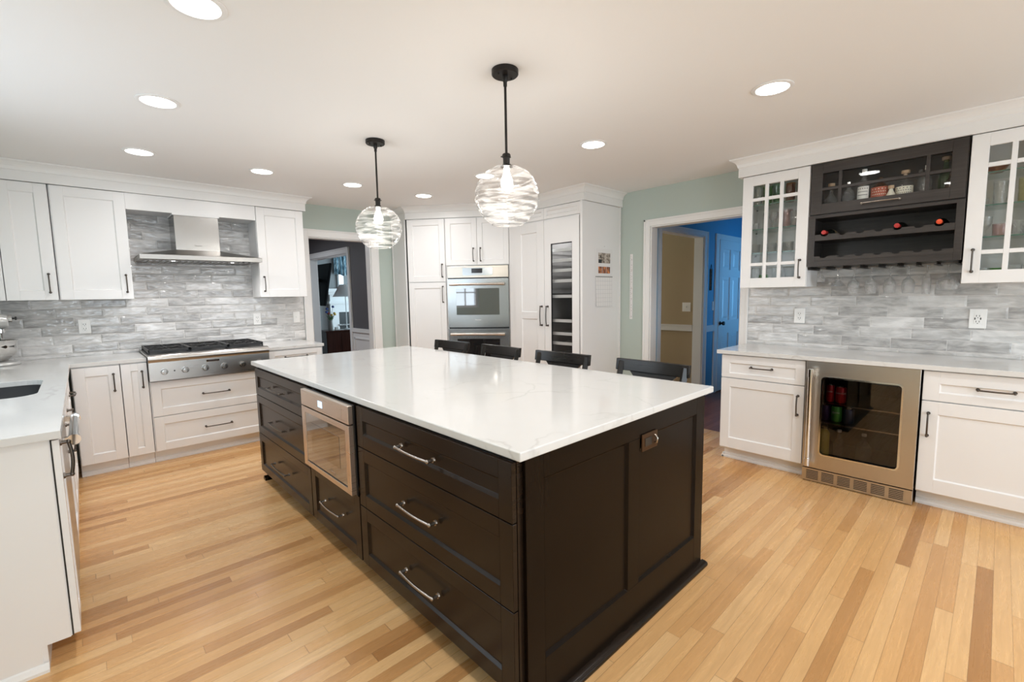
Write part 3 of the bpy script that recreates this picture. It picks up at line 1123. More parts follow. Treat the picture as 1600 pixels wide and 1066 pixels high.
# bronze outlet on the end panel
t = thing('power_outlet', 'bronze outlet plate set in the dark island end panel', 'outlet', (1.678, 0.9675, 0.775))
MB().box(-0.06, 0.06, -0.007, -0.0002, -0.036, 0.036).build('plate', 'bronze', t, None, 0.003)
mb = MB()
mb.box(-0.04, 0.012, -0.0085, -0.0071, -0.017, 0.017)
mb.build('receptacle', 'black', t)
mb = MB()
mb.tube([(0.034, -0.008, -0.014), (0.034, -0.018, -0.012), (0.034, -0.021, 0.006), (0.034, -0.012, 0.017), (0.034, -0.007, 0.018)], 0.0045, 8)
mb.build('toggle', 'pull_lit', t, 60)

# ---------------------------------------------------------------- stools


def make_stool(label):
    t = thing('bar_stool', label, 'stool', (0, 0, 0), 0, 'stools along the island')
    # local: sits facing -x; back at +x
    W2 = 0.232
    SH = 0.635
    mb = MB()
    ys = [-1, -0.6, -0.2, 0.2, 0.6, 1]
    mb.box(-0.21, 0.19, -0.215, 0.215, SH-0.02, SH+0.012)
    mb.build('seat', 'stoolwood', t, 40, 0.012, 3)
    for sy in (-1, 1):
        # rear leg runs up into the back stile
        mb = MB()
        mb.tube([(0.225, sy*0.215, 0.0), (0.19, sy*0.215, 0.35), (0.185, sy*0.213, SH), (0.205, sy*0.215, 0.80), (0.245, sy*0.216, 0.955)], [0.022, 0.026, 0.027, 0.025, 0.022], 4, True, True)
        mb.build('leg', 'stoolwood', t, None, 0.003)
        mb = MB()
        mb.tube([(-0.205, sy*0.205, 0.0), (-0.185, sy*0.195, SH-0.021)], [0.021, 0.027], 4, True, True)
        mb.build('leg', 'stoolwood', t, None, 0.003)
    for nm, pts in (('foot_rail', [(-0.2, -0.19, 0.2), (-0.2, 0.19, 0.2)]), ('stretcher', [(0.205, -0.2, 0.28), (0.205, 0.2, 0.28)]),
                    ('stretcher', [(-0.19, -0.2, 0.28), (0.20, -0.21, 0.28)]), ('stretcher', [(-0.19, 0.2, 0.28), (0.20, 0.21, 0.28)])):
        MB().tube(pts, 0.016, 4, True, True).build(nm, 'stoolwood', t)
    # curved top rail, dipping slightly, over an X of two bowed slats
    mb = MB()
    rs = []
    n = 14
    for i in range(n+1):
        u = -1+2*i/n
        y = u*0.247
        bow = 0.030*(1-u*u)
        dip = 0.006*u*u
        x = 0.242+bow
        lo = 0.899-0.004*(1-u*u)
        hi = 0.968+dip*0.6
        rs.append([(x-0.018, y, lo), (x+0.006, y, lo), (x+0.016, y, hi), (x-0.008, y, hi)])
    mb.rings(rs)
    mb.build('top_rail', 'stoolwood', t, 40, 0.003)
    mb = MB()
    rs = []
    n = 16
    for i in range(n+1):
        z = 0.688+0.220*i/n
        q = (z-0.688)/0.222
        w = 0.206-0.125*math.sqrt(max(0.0, 1-q*q))
        x = 0.196+0.055*q+0.020*math.sin(math.pi*q*0.5)
        rs.append([(x-0.008-0.004*q, -w, z), (x+0.008-0.004*q, -w, z), (x+0.008+0.006, 0, z), (x+0.008-0.004*q, w, z), (x-0.008-0.004*q, w, z), (x-0.008+0.006, 0, z)])
    mb.rings(rs)
    mb.build('back_splat', 'stoolwood', t, 40)
    mb = MB()
    mb.box(0.183, 0.203, -0.20, 0.20, 0.645, 0.69)
    mb.build('lower_rail', 'stoolwood', t)
    return t


st = make_stool('dark wooden counter stool nearest the right doorway, first from the near island end')
st.location = (2.245, 1.432, 0)
st.rotation_euler = (0, 0, R(-2))
dup(st, (2.235, 2.118, 0), 1, 'dark wooden counter stool in front of the wine column, second from the near end')
dup(st, (2.242, 2.798, 0), -3, 'dark wooden counter stool in front of the ovens right side, third from the near end')
dup(st, (2.235, 3.445, 0), 2, 'dark wooden counter stool at the far end, left of the other three')

# ================================================================ RANGE WALL, BASE CABINETS
BY = 4.87
t = thing('base_cabinet', 'white corner base cabinet with one door, left of the range', 'cabinet', (-0.085, BY, 0))
carcass(t, 0.001, 0.288, 0.0, 0.60, 0.1, 0.883, 'white')
toe(t, 0.0, 0.288, 0.055, 'trim')
d = shaker(t, 'door', 0.006, 0.287, 0.105, 0.874, 'white', 0.072)
pull(d, 'pull', v=(0.246, 0.67, 0.805))
t = thing('base_cabinet', 'narrow white base cabinet beside the range, pull at top', 'cabinet', (0.2055, BY, 0))
carcass(t, 0.001, 0.172, 0.0, 0.60, 0.1, 0.883, 'white')
toe(t, 0.0, 0.172, 0.055, 'trim')
d = shaker(t, 'door', 0.003, 0.170, 0.105, 0.874, 'white', 0.06)
pull(d, 'pull', v=(0.135, 0.672, 0.805))
t = thing('drawer_cabinet', 'white cabinet of two wide drawers under the range', 'cabinet', (0.3805, BY, 0))
carcass(t, 0.001, 0.923, 0.0, 0.60, 0.1, 0.706, 'white')
toe(t, 0.0, 0.923, 0.055, 'trim')
for z0, z1 in ((0.405, 0.703), (0.105, 0.399)):
    d = shaker(t, 'drawer', 0.008, 0.920, z0, z1, 'white', 0.066)
    pull(d, 'pull', h=(0.372, 0.575, (z0+z1)/2))
t = thing('drawer_cabinet', 'white base cabinet right of the range, mostly hidden behind the island', 'cabinet', (1.305, BY, 0))
carcass(t, 0.001, 0.52, 0.0, 0.60, 0.1, 0.883, 'white')
toe(t, 0.0, 0.52, 0.055, 'trim')
d = shaker(t, 'drawer', 0.006, 0.516, 0.715, 0.874, 'white', 0.05)
pull(d, 'pull', h=(0.155, 0.365, 0.805))
d = shaker(t, 'door', 0.006, 0.516, 0.105, 0.709, 'white', 0.062)
pull(d, 'pull', v=(0.47, 0.53, 0.66))

# worktops
sk = []
SX0, SX1, SY0, SY1, SR = -0.64, -0.192, 3.36, 4.06, 0.10
for cx_, cy_, a0 in ((SX1-SR, SY1-SR, 0), (SX0+SR, SY1-SR, 90), (SX0+SR, SY0+SR, 180), (SX1-SR, SY0+SR, 270)):
    for k in range(7):
        a = R(a0+15*k)
        sk.append((cx_+SR*math.cos(a), cy_+SR*math.sin(a)))
mb = MB()
mb.holed([(-0.755, 2.358), (-0.085, 2.358), (-0.085, 4.845), (0.377, 4.845), (0.377, 5.489), (-0.755, 5.489)], [sk], 0.8835, 0.914)
o = mb.build('worktop', 'quartz', None, None, 0.002)
tag(o, 'white quartz corner worktop around the sink, left of the range', 'worktop')
o = MB().box(1.307, 1.845, 4.845, 5.489, 0.8835, 0.914).build('worktop', 'quartz', None, None, 0.002)
tag(o, 'short white quartz worktop right of the range', 'worktop')
# undermount sink
mb = MB()
n = len(sk)
cxs, cys = sum(p[0] for p in sk)/n, sum(p[1] for p in sk)/n


def ring(f, z):
    return [(cxs+(p[0]-cxs)*f, cys+(p[1]-cys)*f, z) for p in sk]


mb.rings([ring(1.06, 0.883), ring(1.005, 0.883), ring(0.985, 0.72), ring(0.93, 0.70), ring(0.1, 0.695)], False, True)
mb.rings([ring(1.06, 0.883), ring(1.04, 0.69), ring(0.1, 0.68)], False, True)
t = thing('sink', 'black undermount sink in the left quartz counter', 'sink', (0, 0, 0))
mb.build('basin', 'sinkblack', t, 50, fix=True)
mb = MB()
mb.lathe([(0.001, 0.6975), (0.04, 0.6975), (0.045, 0.6965), (0.045, 0.6955)], (cxs, cys, 0), 20, cap0=True)
mb.build('drain', 'chrome', t, 40)

# sink run, facing +x
SFX = -0.118
t = thing('base_cabinet', 'white end cabinet of the sink run, its side panel toward the camera', 'cabinet', (SFX, 2.385, 0), 90)
MB().box(0.006, 0.225, 0.0, 0.60, 0.1, 0.883).build('body', 'white', t)
MB().box(0.004, 0.225, -0.004, 0.0, 0.1, 0.883).build('gasket', 'gap', t)
mb = MB()
mb.box(0.0, 0.006, 0.004, 0.61, 0.1, 0.883)
mb.box(0.0, 0.006, 0.085, 0.61, 0.0, 0.1)
mb.build('side_panel', 'white', t)
mb = MB()
mb.box(0.006, 0.225, 0.07, 0.085, 0, 0.1)
mb.prism([(0.0, 0), (-0.014, 0), (-0.014, 0.012), (-0.006, 0.03), (0.0, 0.034)], 0.07, 0.61, 'y')
mb.build('toe_kick', 'trim', t)
d = shaker(t, 'door', 0.002, 0.222, 0.105, 0.874, 'white', 0.055, y=-0.0245)
pull(d, 'pull', v=(0.045, 0.722, 0.852), y=-0.0245, drop=0.028, r=0.0065)
t = thing('dishwasher', 'stainless dishwasher with a fat chrome bar handle beside the sink cabinet', 'dishwasher', (SFX, 2.612, 0), 90)
MB().box(0.002, 0.602, 0.0, 0.58, 0.1, 0.88).build('body', 'black', t)
MB().box(0.004, 0.600, -0.022, -0.0005, 0.105, 0.874).build('door', 'steel', t, None, 0.002)
mb = MB()
mb.cyl((0.055, -0.060, 0.806), (0.555, -0.060, 0.806), 0.0185, None, 24)
for xx in (0.045, 0.535):
    mb.cyl((xx, -0.060, 0.806), (xx+0.035, -0.060, 0.806), 0.0225, None, 24)
    mb.box(xx+0.004, xx+0.03, -0.050, -0.0225, 0.794, 0.818)
mb.build('handle', 'chrome', t, 40)
MB().box(0.002, 0.602, 0.06, 0.075, 0, 0.098).build('toe_kick', 'gap', t)
t = thing('sink_cabinet', 'white sink base cabinet beyond the dishwasher', 'cabinet', (SFX, 3.217, 0), 90)
MB().box(0.002, 0.90, 0.0, 0.60, 0.1, 0.66).build('body', 'white', t)
toe(t, 0.0, 0.90, 0.07, 'trim')
for xa, xb_, hx in ((0.004, 0.449, 0.41), (0.453, 0.898, 0.49)):
    d = shaker(t, 'door', xa, xb_, 0.105, 0.874, 'white', 0.062)
    pull(d, 'pull', v=(hx if xa > 0.1 else 0.05, 0.615, 0.755), drop=0.030, r=0.0055)
t = thing('base_cabinet', 'white corner drawer cabinet at the far end of the sink run', 'cabinet', (SFX, 4.120, 0), 90)
MB().box(0.002, 0.66, 0.0, 0.60, 0.1, 0.883).build('body', 'white', t)
toe(t, 0.0, 0.66, 0.07, 'trim')
d = shaker(t, 'drawer', 0.004, 0.655, 0.60, 0.874, 'white', 0.06)
pull(d, 'pull', h=(0.27, 0.41, 0.74))
shaker(t, 'door', 0.004, 0.655, 0.105, 0.595, 'white', 0.062)

# ---------------------------------------------------------------- rangetop
t = thing('rangetop', 'stainless six burner gas rangetop between the white counters', 'rangetop', (0.382, 4.80, 0))
Wd = 0.918
mb = MB()
mb.box(0, Wd, 0.0, 0.095, 0.714, 0.872)
mb.box(0, Wd, 0.095, 0.685, 0.709, 0.93)
mb.build('body', 'steel', t, None, 0.0015)
mb = MB()
pf = [(0.0, 0.872)]
for k in range(9):
    a = R(180-k*11.25)
    pf.append((0.028+0.040*math.cos(a), 0.896+0.038*math.sin(a)))
pf += [(0.095, 0.934), (0.095, 0.872)]
mb.prism(pf, 0, Wd, 'x')
mb.build('bullnose', 'steel', t, 40)
MB().box(0.012, Wd-0.012, 0.10, 0.66, 0.9305, 0.934).build('burner_tray', 'iron', t)
MB().box(0.0, Wd, 0.662, 0.686, 0.9305, 0.952).build('rear_trim', 'steel', t, None, 0.001)
for i in range(6):
    xk = 0.101+0.1465*i
    mb = MB()
    mb.lathe([(0.001, 0.0), (0.028, 0.0), (0.028, -0.006), (0.001, -0.006)], (xk, -0.0005, 0.789), 24, 'y', True, True)
    kn = mb.build('knob', 'steel_v', t, 40)
    mb = MB()
    mb.lathe([(0.023, -0.006), (0.0225, -0.034), (0.020, -0.038), (0.001, -0.039)], (xk, -0.0005, 0.789), 24, 'y', False, True)
    mb.box(xk-0.0045, xk+0.0045, -0.046, -0.036, 0.769, 0.809)
    mb.build('grip', 'steel_v', kn, 40)
mb = MB()
mb.lathe([(0.001, -0.003), (0.006, -0.003), (0.006, 0.0)], (0.172, -0.0005, 0.79), 14, 'y', True)
mb.build('indicator', 'blackmetal', t, 40)
pl = MB().box(0.405, 0.505, -0.004, -0.0005, 0.839, 0.858).build('name_plate', 'chrome', t, None, 0.001)
text('brand_mark', 'Thermador', 0.016, 'label_ink', pl, (0.455, -0.0046, 0.8485), UPF)
for gidx in range(3):
    x0 = 0.016+gidx*0.2965
    x1 = x0+0.293
    mb = MB()
    b_, zt = 0.011, 0.972
    y0, y1 = 0.118, 0.648
    ym = (y0+y1)/2
    mb.box(x0, x1, y0, y0+b_*1.4, 0.944, zt-0.004)
    mb.box(x0, x1, y1-b_, y1, 0.948, zt)
    mb.box(x0, x0+b_, y0, y1, 0.948, zt)
    mb.box(x1-b_, x1, y0, y1, 0.948, zt)
    mb.box(x0, x1, ym-b_/2, ym+b_/2, 0.952, zt)
    xm = (x0+x1)/2
    for yc in ((y0+ym)/2, (ym+y1)/2):
        for k in range(4):
            a = R(45+90*k)
            mb.tube([(xm+0.03*math.cos(a), yc+0.03*math.sin(a), 0.966), (xm+0.10*math.cos(a), yc+0.10*math.sin(a), 0.972), (xm+0.165*math.cos(a)*0.84, yc+0.165*math.sin(a)*0.75, 0.966)], 0.0062, 4, True, True)
        for k in range(4):
            a = R(90*k)
            mb.tube([(xm+0.03*math.cos(a), yc+0.03*math.sin(a), 0.966), (xm+0.13*math.cos(a), yc+0.128*math.sin(a), 0.966)], 0.0058, 4, True, True)
    for px, py in ((x0+0.006, y0+0.006), (x1-0.006, y0+0.006), (x0+0.006, y1-0.006), (x1-0.006, y1-0.006)):
        mb.box(px-0.006, px+0.006, py-0.006, py+0.006, 0.9342, 0.95)
    mb.build('grate', 'iron', t, None, 0.0015, 1)
    for yc in ((y0+ym)/2, (ym+y1)/2):
        mb = MB()
        mb.lathe([(0.048, 0.9342), (0.050, 0.944), (0.040, 0.950), (0.038, 0.958), (0.001, 0.960)], (xm, yc, 0), 20, cap1=True)
        mb.build('burner', 'iron', t, 40)

# ---------------------------------------------------------------- chimney hood
t = thing('range_hood', 'stainless chimney range hood above the rangetop', 'range hood', (0.408, 4.98, 1.74))
HW, HD = 0.938, 0.508
mb = MB()
mb.box(0.0, HW, 0, HD, 0.002, 0.042)
mb.rings([[(0, 0, 0.042), (HW, 0, 0.042), (HW, HD, 0.042), (0, HD, 0.042)], [(0.285, 0.215, 0.108), (0.632, 0.215, 0.108), (0.632, HD, 0.108), (0.285, HD, 0.108)]])
mb.build('canopy', 'steel_hood', t, None, 0.0012, 1)
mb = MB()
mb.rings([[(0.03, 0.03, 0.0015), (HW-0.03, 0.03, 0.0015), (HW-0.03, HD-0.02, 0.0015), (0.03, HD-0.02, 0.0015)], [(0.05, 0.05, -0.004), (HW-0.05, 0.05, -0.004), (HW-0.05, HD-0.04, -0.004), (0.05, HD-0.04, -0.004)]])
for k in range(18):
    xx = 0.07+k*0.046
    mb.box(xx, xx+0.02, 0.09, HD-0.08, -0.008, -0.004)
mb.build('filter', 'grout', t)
MB().box(0.285, 0.632, 0.212, HD, 0.100, 0.418).build('chimney', 'steel_v', t, None, 0.001, 1)
MB().box(0.274, 0.643, 0.205, HD, 0.4185, 0.432).build('collar', 'white', t, None, 0.001, 1)
text('brand_mark', 'Thermador', 0.0125, 'label_ink', t, (0.458, 0.2112, 0.150), UPF)
for xx in (0.24, 0.70):
    mb = MB()
    mb.lathe([(0.001, -0.0045), (0.022, -0.0045), (0.024, -0.002), (0.024, 0.0012)], (xx, 0.11, 0), 20, cap0=True)
    mb.build('hood_lamp', 'lamp', t, 40)
    area('hood_light', (0.408+xx, 4.98+0.11, 1.731), (0, 0, 0), 0.05, 0.05, 1.6, WARM, 150, shape='DISK')
for xx in (0.78, 0.83):
    mb = MB()
    mb.lathe([(0.001, -0.006), (0.010, -0.006), (0.010, 0.0015)], (xx, 0.03, 0), 12, cap0=True)
    mb.build('knob', 'black', t, 40)

# ---------------------------------------------------------------- wall cabinets on the range wall
UY = 5.21
t = thing('wall_cabinet', 'white wall cabinet at the far left, cut by the photo edge', 'cabinet', (-0.755, UY, 1.405))
carcass(t, 0.001, 0.360, 0, 0.279, 0, 0.906, 'white')
shaker(t, 'door', 0.004, 0.358, 0.0, 0.904, 'white', 0.06)
t = thing('wall_cabinet', 'white wall cabinet with a narrow door, second from left, above the mixer', 'cabinet', (-0.3935, UY, 1.405))
carcass(t, 0.001, 0.287, 0, 0.279, 0, 0.906, 'white')
d = shaker(t, 'door', 0.002, 0.283, 0.0, 0.904, 'white', 0.072)
pull(d, 'pull', v=(0.243, 0.06, 0.205))
t = thing('wall_cabinet', 'white wall cabinet with a wide door immediately left of the hood', 'cabinet', (-0.1025, UY, 1.405))
carcass(t, 0.001, 0.464, 0, 0.279, 0, 0.906, 'white')
d = shaker(t, 'door', 0.008, 0.464, 0.0, 0.904, 'white', 0.076)
pull(d, 'pull', v=(0.424, 0.06, 0.205))
t = thing('wall_cabinet', 'white wall cabinet right of the hood, beside the back doorway', 'cabinet', (1.368, UY, 1.405))
carcass(t, 0.001, 0.459, 0, 0.279, 0, 0.906, 'white')
d = shaker(t, 'door', 0.004, 0.458, 0.0, 0.904, 'white', 0.076)
pull(d, 'pull', v=(0.042, 0.06, 0.205))
mb = MB()
mb.box(0.3625, 1.3675, 5.192, 5.212, 2.173, 2.311)
mb.box(0.3625, 1.3675, 5.212, 5.489, 2.173, 2.191)
o = mb.build('hood_valance_board', 'white')
tag(o, 'plain white board bridging the wall cabinets above the hood', 'cabinet panel')

# outlets on the tile


def outlet(label, loc, rz, kind='duplex', w=0.08, h=0.122):
    t = thing('power_outlet' if kind != 'switch' else 'light_switch', label, 'outlet' if kind != 'switch' else 'switch', loc, rz)
    MB().box(-w/2, w/2, -0.007, -0.0004, -h/2, h/2).build('plate', 'plate', t, None, 0.003)
    if kind == 'switch':
        MB().box(-0.006, 0.006, -0.018, -0.0072, -0.008, 0.012).build('toggle', 'plate', t, None, 0.002)
        return t
    mb = MB()
    mb.box(-0.018, 0.018, -0.0088, -0.0071, -0.036, 0.036)
    rc = mb.build('receptacle', 'plate', t, None, 0.001, 1)
    mb = MB()
    for zc in (0.019, -0.019):
        mb.box(-0.009, -0.006, -0.0096, -0.0089, zc-0.005, zc+0.006)
        mb.box(0.006, 0.009, -0.0096, -0.0089, zc-0.005, zc+0.006)
        mb.cyl((0, -0.0089, zc-0.012), (0, -0.0096, zc-0.012), 0.0028, None, 8)
    if kind == 'usb':
        for sx in (-1, 1):
            mb.box(sx*0.0135-0.003, sx*0.0135+0.003, -0.0096, -0.0089, -0.006, 0.008)
    mb.build('slots', 'slot', rc)
    return t


outlet('white outlet on the tile left of the range', (0.027, 5.4895, 1.172), 0)
outlet('white outlet on the tile right of the range', (1.393, 5.4895, 1.172), 0, w=0.075)
outlet('white switch plate on the tile next to the back doorway casing', (1.797, 5.4895, 1.174), 0, 'switch', w=0.072)
outlet('white outlet on the bar tile, left, under the stemware', (4.3895, 1.148, 1.171), -90)
outlet('white outlet with charging ports on the bar tile, right', (4.3895, 0.099, 1.173), -90, 'usb', w=0.085, h=0.13)

# ---------------------------------------------------------------- stand mixer
t = thing('stand_mixer', 'silver stand mixer with steel bowl in the counter corner', 'mixer', (-0.49, 5.20, 0.9145))
mb = MB()
pts = []
mb.rings([[(0.125*math.cos(a)*f+0.0, 0.115*math.sin(a)*f, z) for a in [2*math.pi*k/24 for k in range(24)]] for f, z in ((1.05, 0.0), (1.08, 0.010), (1.02, 0.024), (0.7, 0.030))])
mb.rings([[(x, y, z) for x, y in ((-0.22, -0.095), (-0.02, -0.095), (-0.02, 0.095), (-0.22, 0.095))] for z in (0.0, 0.026)])
mb.build('base', 'mixer', t, 50, 0.004)
mb = MB()
mb.rings([[(-0.215+dx, -w, z), (-0.13+dx, -w, z), (-0.13+dx, w, z), (-0.215+dx, w, z)] for dx, w, z in ((0, 0.06, 0.024), (0.0, 0.05, 0.15), (0.005, 0.052, 0.27))])
mb.build('column', 'mixer', t, 50, 0.012, 3)
mb = MB()
mb.lathe([(0.001, -0.235), (0.045, -0.225), (0.068, -0.18), (0.074, -0.10), (0.070, 0.0), (0.058, 0.055), (0.046, 0.085), (0.044, 0.092), (0.001, 0.094)], (0, 0, 0.335), 24, 'x')
mb.build('motor_head', 'mixer', t, 180)
mb = MB()
mb.lathe([(0.030, 0.094), (0.030, 0.112), (0.026, 0.115), (0.001, 0.115)], (0, 0, 0.352), 20, 'x', True, True)
mb.build('attachment_hub', 'chrome', t, 40)
mb = MB()
mb.lathe([(0.006, 0.115), (0.006, 0.125), (0.013, 0.127), (0.013, 0.137), (0.001, 0.139)], (0, 0, 0.354), 14, 'x', True, True)
mb.build('hub_knob', 'black', t, 40)
mb = MB()
mb.lathe([(0.028, 0.275), (0.028, 0.248), (0.012, 0.243), (0.009, 0.20), (0.009, 0.17)], (0.045, 0, 0), 16)
mb.build('beater_shaft', 'chrome', t, 40)
mb = MB()
pr = [(0.001, 0.033), (0.052, 0.034), (0.056, 0.045), (0.088, 0.068), (0.108, 0.105), (0.113, 0.145), (0.112, 0.185), (0.117, 0.189), (0.117, 0.192), (0.110, 0.190), (0.109, 0.145), (0.104, 0.108), (0.085, 0.073), (0.05, 0.05), (0.001, 0.048)]
mb.lathe(pr, (0.015, 0, 0), 36)
mb.build('bowl', 'chrome', t, 180)

# ================================================================ OVEN TOWER (turned 51 degrees across the corner)
TA = -51.0
t = thing('pantry_cabinet', 'tall white pantry cabinet with two stacked doors left of the ovens', 'cabinet', (2.978, 5.002, 0), TA)
carcass(t, 0.001, 0.478, 0, 0.58, 0.1, 2.311, 'white')
toe(t, 0, 0.478, 0.06, 'trim')
d = shaker(t, 'door', 0.006, 0.472, 1.557, 2.302, 'white', 0.068)
pull(d, 'pull', v=(0.436, 1.615, 1.765))
d = shaker(t, 'door', 0.006, 0.472, 0.105, 1.549, 'white', 0.068, railb=0.075)
pull(d, 'pull', v=(0.436, 1.31, 1.50))
t = thing('oven_cabinet', 'white tall cabinet around the double oven with two small doors on top', 'cabinet', (3.2794, 4.6299, 0), TA)
ow = 0.776
mb = MB()
mb.box(0.001, 0.014, 0, 0.58, 0.1, 2.311)
mb.box(ow-0.014, ow-0.001, 0, 0.58, 0.1, 2.311)
mb.box(0.014, ow-0.014, 0, 0.58, 1.742, 2.311)
mb.box(0.014, ow-0.014, 0, 0.58, 0.1, 0.36)
mb.box(0.014, ow-0.014, 0.57, 0.58, 0.36, 1.742)
mb.build('body', 'white', t)
toe(t, 0, ow, 0.06, 'trim')
for xa, xb_, hx in ((0.004, 0.386, 0.345), (0.390, ow-0.004, 0.431)):
    d = shaker(t, 'door', xa, xb_, 1.748, 2.302, 'white', 0.062)
    pull(d, 'pull', v=(hx, 1.795, 1.945))
d = shaker(t, 'drawer', 0.004, ow-0.004, 0.105, 0.355, 'white', 0.06)
pull(d, 'pull', h=(0.29, 0.49, 0.23))
# the double oven
t = thing('double_oven', 'grey stainless built-in double wall oven in the white tower', 'oven', (3.2794+0.016*math.cos(R(51)), 4.6299-0.016*math.sin(R(51)), 0), TA)
W_ = 0.744
MB().box(0.002, W_-0.002, 0.0, 0.55, 0.364, 1.738).build('body', 'black', t)
cp = MB().box(0, W_, -0.026, -0.0005, 1.598, 1.738).build('control_panel', 'steel_warm', t, None, 0.002)
MB().box(0.19, 0.555, -0.0275, -0.0265, 1.625, 1.715).build('button_panel', 'oven_face', cp)
MB().box(0.300, 0.432, -0.0288, -0.0278, 1.652, 1.706).build('display', 'dimscreen', cp)


def oven_door(z0, z1, wz0, wz1, hz):
    mb = MB()
    x0, x1 = 0.105, 0.632
    mb.box(0, x0, -0.030, -0.0005, z0, z1)
    mb.box(x1, W_, -0.030, -0.0005, z0, z1)
    mb.box(x0, x1, -0.030, -0.0005, z0, wz0)
    mb.box(x0, x1, -0.030, -0.0005, wz1, z1)
    d = mb.build('door', 'oven_face', t)
    MB().box(x0, x1, -0.0285, -0.002, wz0, wz1).build('window', 'oven_glass', d)
    mb = MB()
    mb.cyl((0.035, -0.075, hz), (0.700, -0.075, hz), 0.0135, None, 18)
    for xx in (0.06, 0.645):
        mb.cyl((xx-0.024, -0.075, hz), (xx+0.05, -0.075, hz), 0.0165, None, 18)
        mb.box(xx, xx+0.026, -0.066, -0.0305, hz-0.010, hz+0.010)
    mb.build('handle', 'steel_warm', d, 40)
    return d


d = oven_door(1.002, 1.585, 1.152, 1.470, 1.520)
text('brand_mark', 'Thermador', 0.016, 'plate', d, (0.37, -0.0306, 1.092), UPF)
d = oven_door(0.372, 0.985, 0.52, 0.862, 0.921)
text('brand_mark', 'Thermador', 0.016, 'plate', d, (0.37, -0.0306, 0.46), UPF)
# return panel on the left of the tower
ang = math.degrees(math.atan2(5.496-5.003, 3.072-2.978))
t = thing('side_panel', 'plain white return panel at the left of the oven tower', 'cabinet panel', (2.972, 5.006, 0), ang)
MB().box(0.026, 0.488, 0.0, 0.016, 0.0, 2.311).build('panel', 'white', t)
MB().box(0.474, 0.488, 0.0165, 0.026, 0.0, 2.311).build('scribe_strip', 'trim', t)

# ================================================================ FRIDGE AND WINE COLUMN CABINET (faces -x)
KX = 3.745
t = thing('fridge_column', 'white panelled fridge column left of the wine column', 'fridge', (KX, 4.025, 0), -90)
mb = MB()
mb.box(0.020, 0.122, 0.0, 0.02, 0.0, 2.311)
mb.box(0.122, 0.591, 0.0, 0.58, 0.1, 2.311)
mb.box(0.03, 0.591, 0.06, 0.075, 0.0, 0.1)
mb.build('body', 'white', t)
d = shaker(t, 'door', 0.126, 0.589, 0.10, 2.172, 'white', 0.108, zs=[(1.112, 1.188)])
pull(d, 'pull', v=(0.553, 1.045, 1.252), r=0.0065)
shaker(t, 'grille_panel', 0.126, 0.591, 2.188, 2.305, 'white', 0.035)
t = thing('wine_column', 'tall white wine fridge with a narrow glass window of racks', 'wine fridge', (KX, 3.433, 0), -90)
mb = MB()
mb.box(0.0, 0.020, 0.0, 0.58, 0.1, 2.311)
mb.box(0.455, 0.480, 0.0, 0.58, 0.1, 2.311)
mb.box(0.020, 0.455, 0.55, 0.58, 0.1, 2.311)
mb.box(0.020, 0.455, 0.0, 0.55, 2.15, 2.311)
mb.box(0.020, 0.455, 0.0, 0.55, 0.1, 0.3)
mb.build('body', 'white', t)
MB().box(0.0, 0.48, 0.06, 0.075, 0.0, 0.098).build('toe_kick', 'trim', t)
mb = MB()
gx0, gx1, gz0, gz1 = 0.098, 0.388, 0.42, 1.920
mb.box(0.002, gx0, -0.02, 0, 0.10, 2.172)
mb.box(gx1, 0.480, -0.02, 0, 0.10, 2.172)
mb.box(gx0, gx1, -0.02, 0, 0.10, gz0)
mb.box(gx0, gx1, -0.02, 0, gz1, 2.172)
d = mb.build('door', 'white', t)
mb = MB()
mb.box(gx0, gx0+0.007, -0.0195, -0.004, gz0, gz1)
mb.box(gx1-0.003, gx1, -0.0195, -0.004, gz0, gz1)
mb.box(gx0, gx1, -0.0195, -0.004, gz1-0.010, gz1)
mb.box(gx0, gx1, -0.0195, -0.004, gz0, gz0+0.007)
mb.build('gasket', 'black', d)
MB().box(gx0+0.007, gx1-0.003, -0.012, -0.009, gz0+0.007, gz1-0.010).build('glass_pane', 'winepane', d)
pull(d, 'pull', v=(0.050, 1.045, 1.252), r=0.0065)
mb = MB()
mb.box(0.0205, 0.4545, 0.53, 0.549, 0.3, 2.149)
mb.box(0.0205, 0.024, 0.02, 0.53, 0.3, 2.149)
mb.box(0.451, 0.4545, 0.02, 0.53, 0.3, 2.149)
mb.build('liner', plain('grey_liner', (0.20, 0.195, 0.19), 0.5), t)
for z in (1.852, 1.742, 1.636, 1.525, 1.36, 1.098, 0.958, 0.852, 0.74, 0.63, 0.52):
    mb = MB()
    mb.box(0.025, 0.45, 0.035, 0.052, z-0.016, z+0.016)
    fr = mb.build('rack', 'rackfront', t)
    mb = MB()
    for k in range(6):
        mb.cyl((0.05+k*0.075, 0.052, z), (0.05+k*0.075, 0.5, z), 0.004, None, 6)
    mb.build('rods', 'chrome', fr)
MB().box(0.026, 0.449, 0.04, 0.50, 1.385, 1.392).build('divider', 'black', t)
lt = area('wine_fridge_lamp', (KX+0.25, 3.20, 2.12), (0, 0, 0), 0.3, 0.1, 5.0, (1, 1, 1))
shaker(t, 'grille_panel', 0.0015, 0.490, 2.188, 2.305, 'white', 0.035)
mb = MB()
mb.box(0.4805, 0.4865, -0.01, 0.02, 0.1, 2.186)
mb.build('hinge_gap', 'gap', t)
t = thing('side_panel', 'plain pale side panel of the wine fridge, calendar hanging on it', 'cabinet panel', (KX-0.018, 2.912, 0), 0)
mb = MB()
mb.box(0.0, 0.668, 0.0, 0.018, 0.0, 2.311)
mb.box(0.0, 0.018, 0.018, 0.030, 0.0, 2.311)
mb.build('panel', 'white', t)
MB().box(0.652, 0.668, -0.010, -0.0003, 0.0, 2.311).build('scribe_strip', 'trim', t)

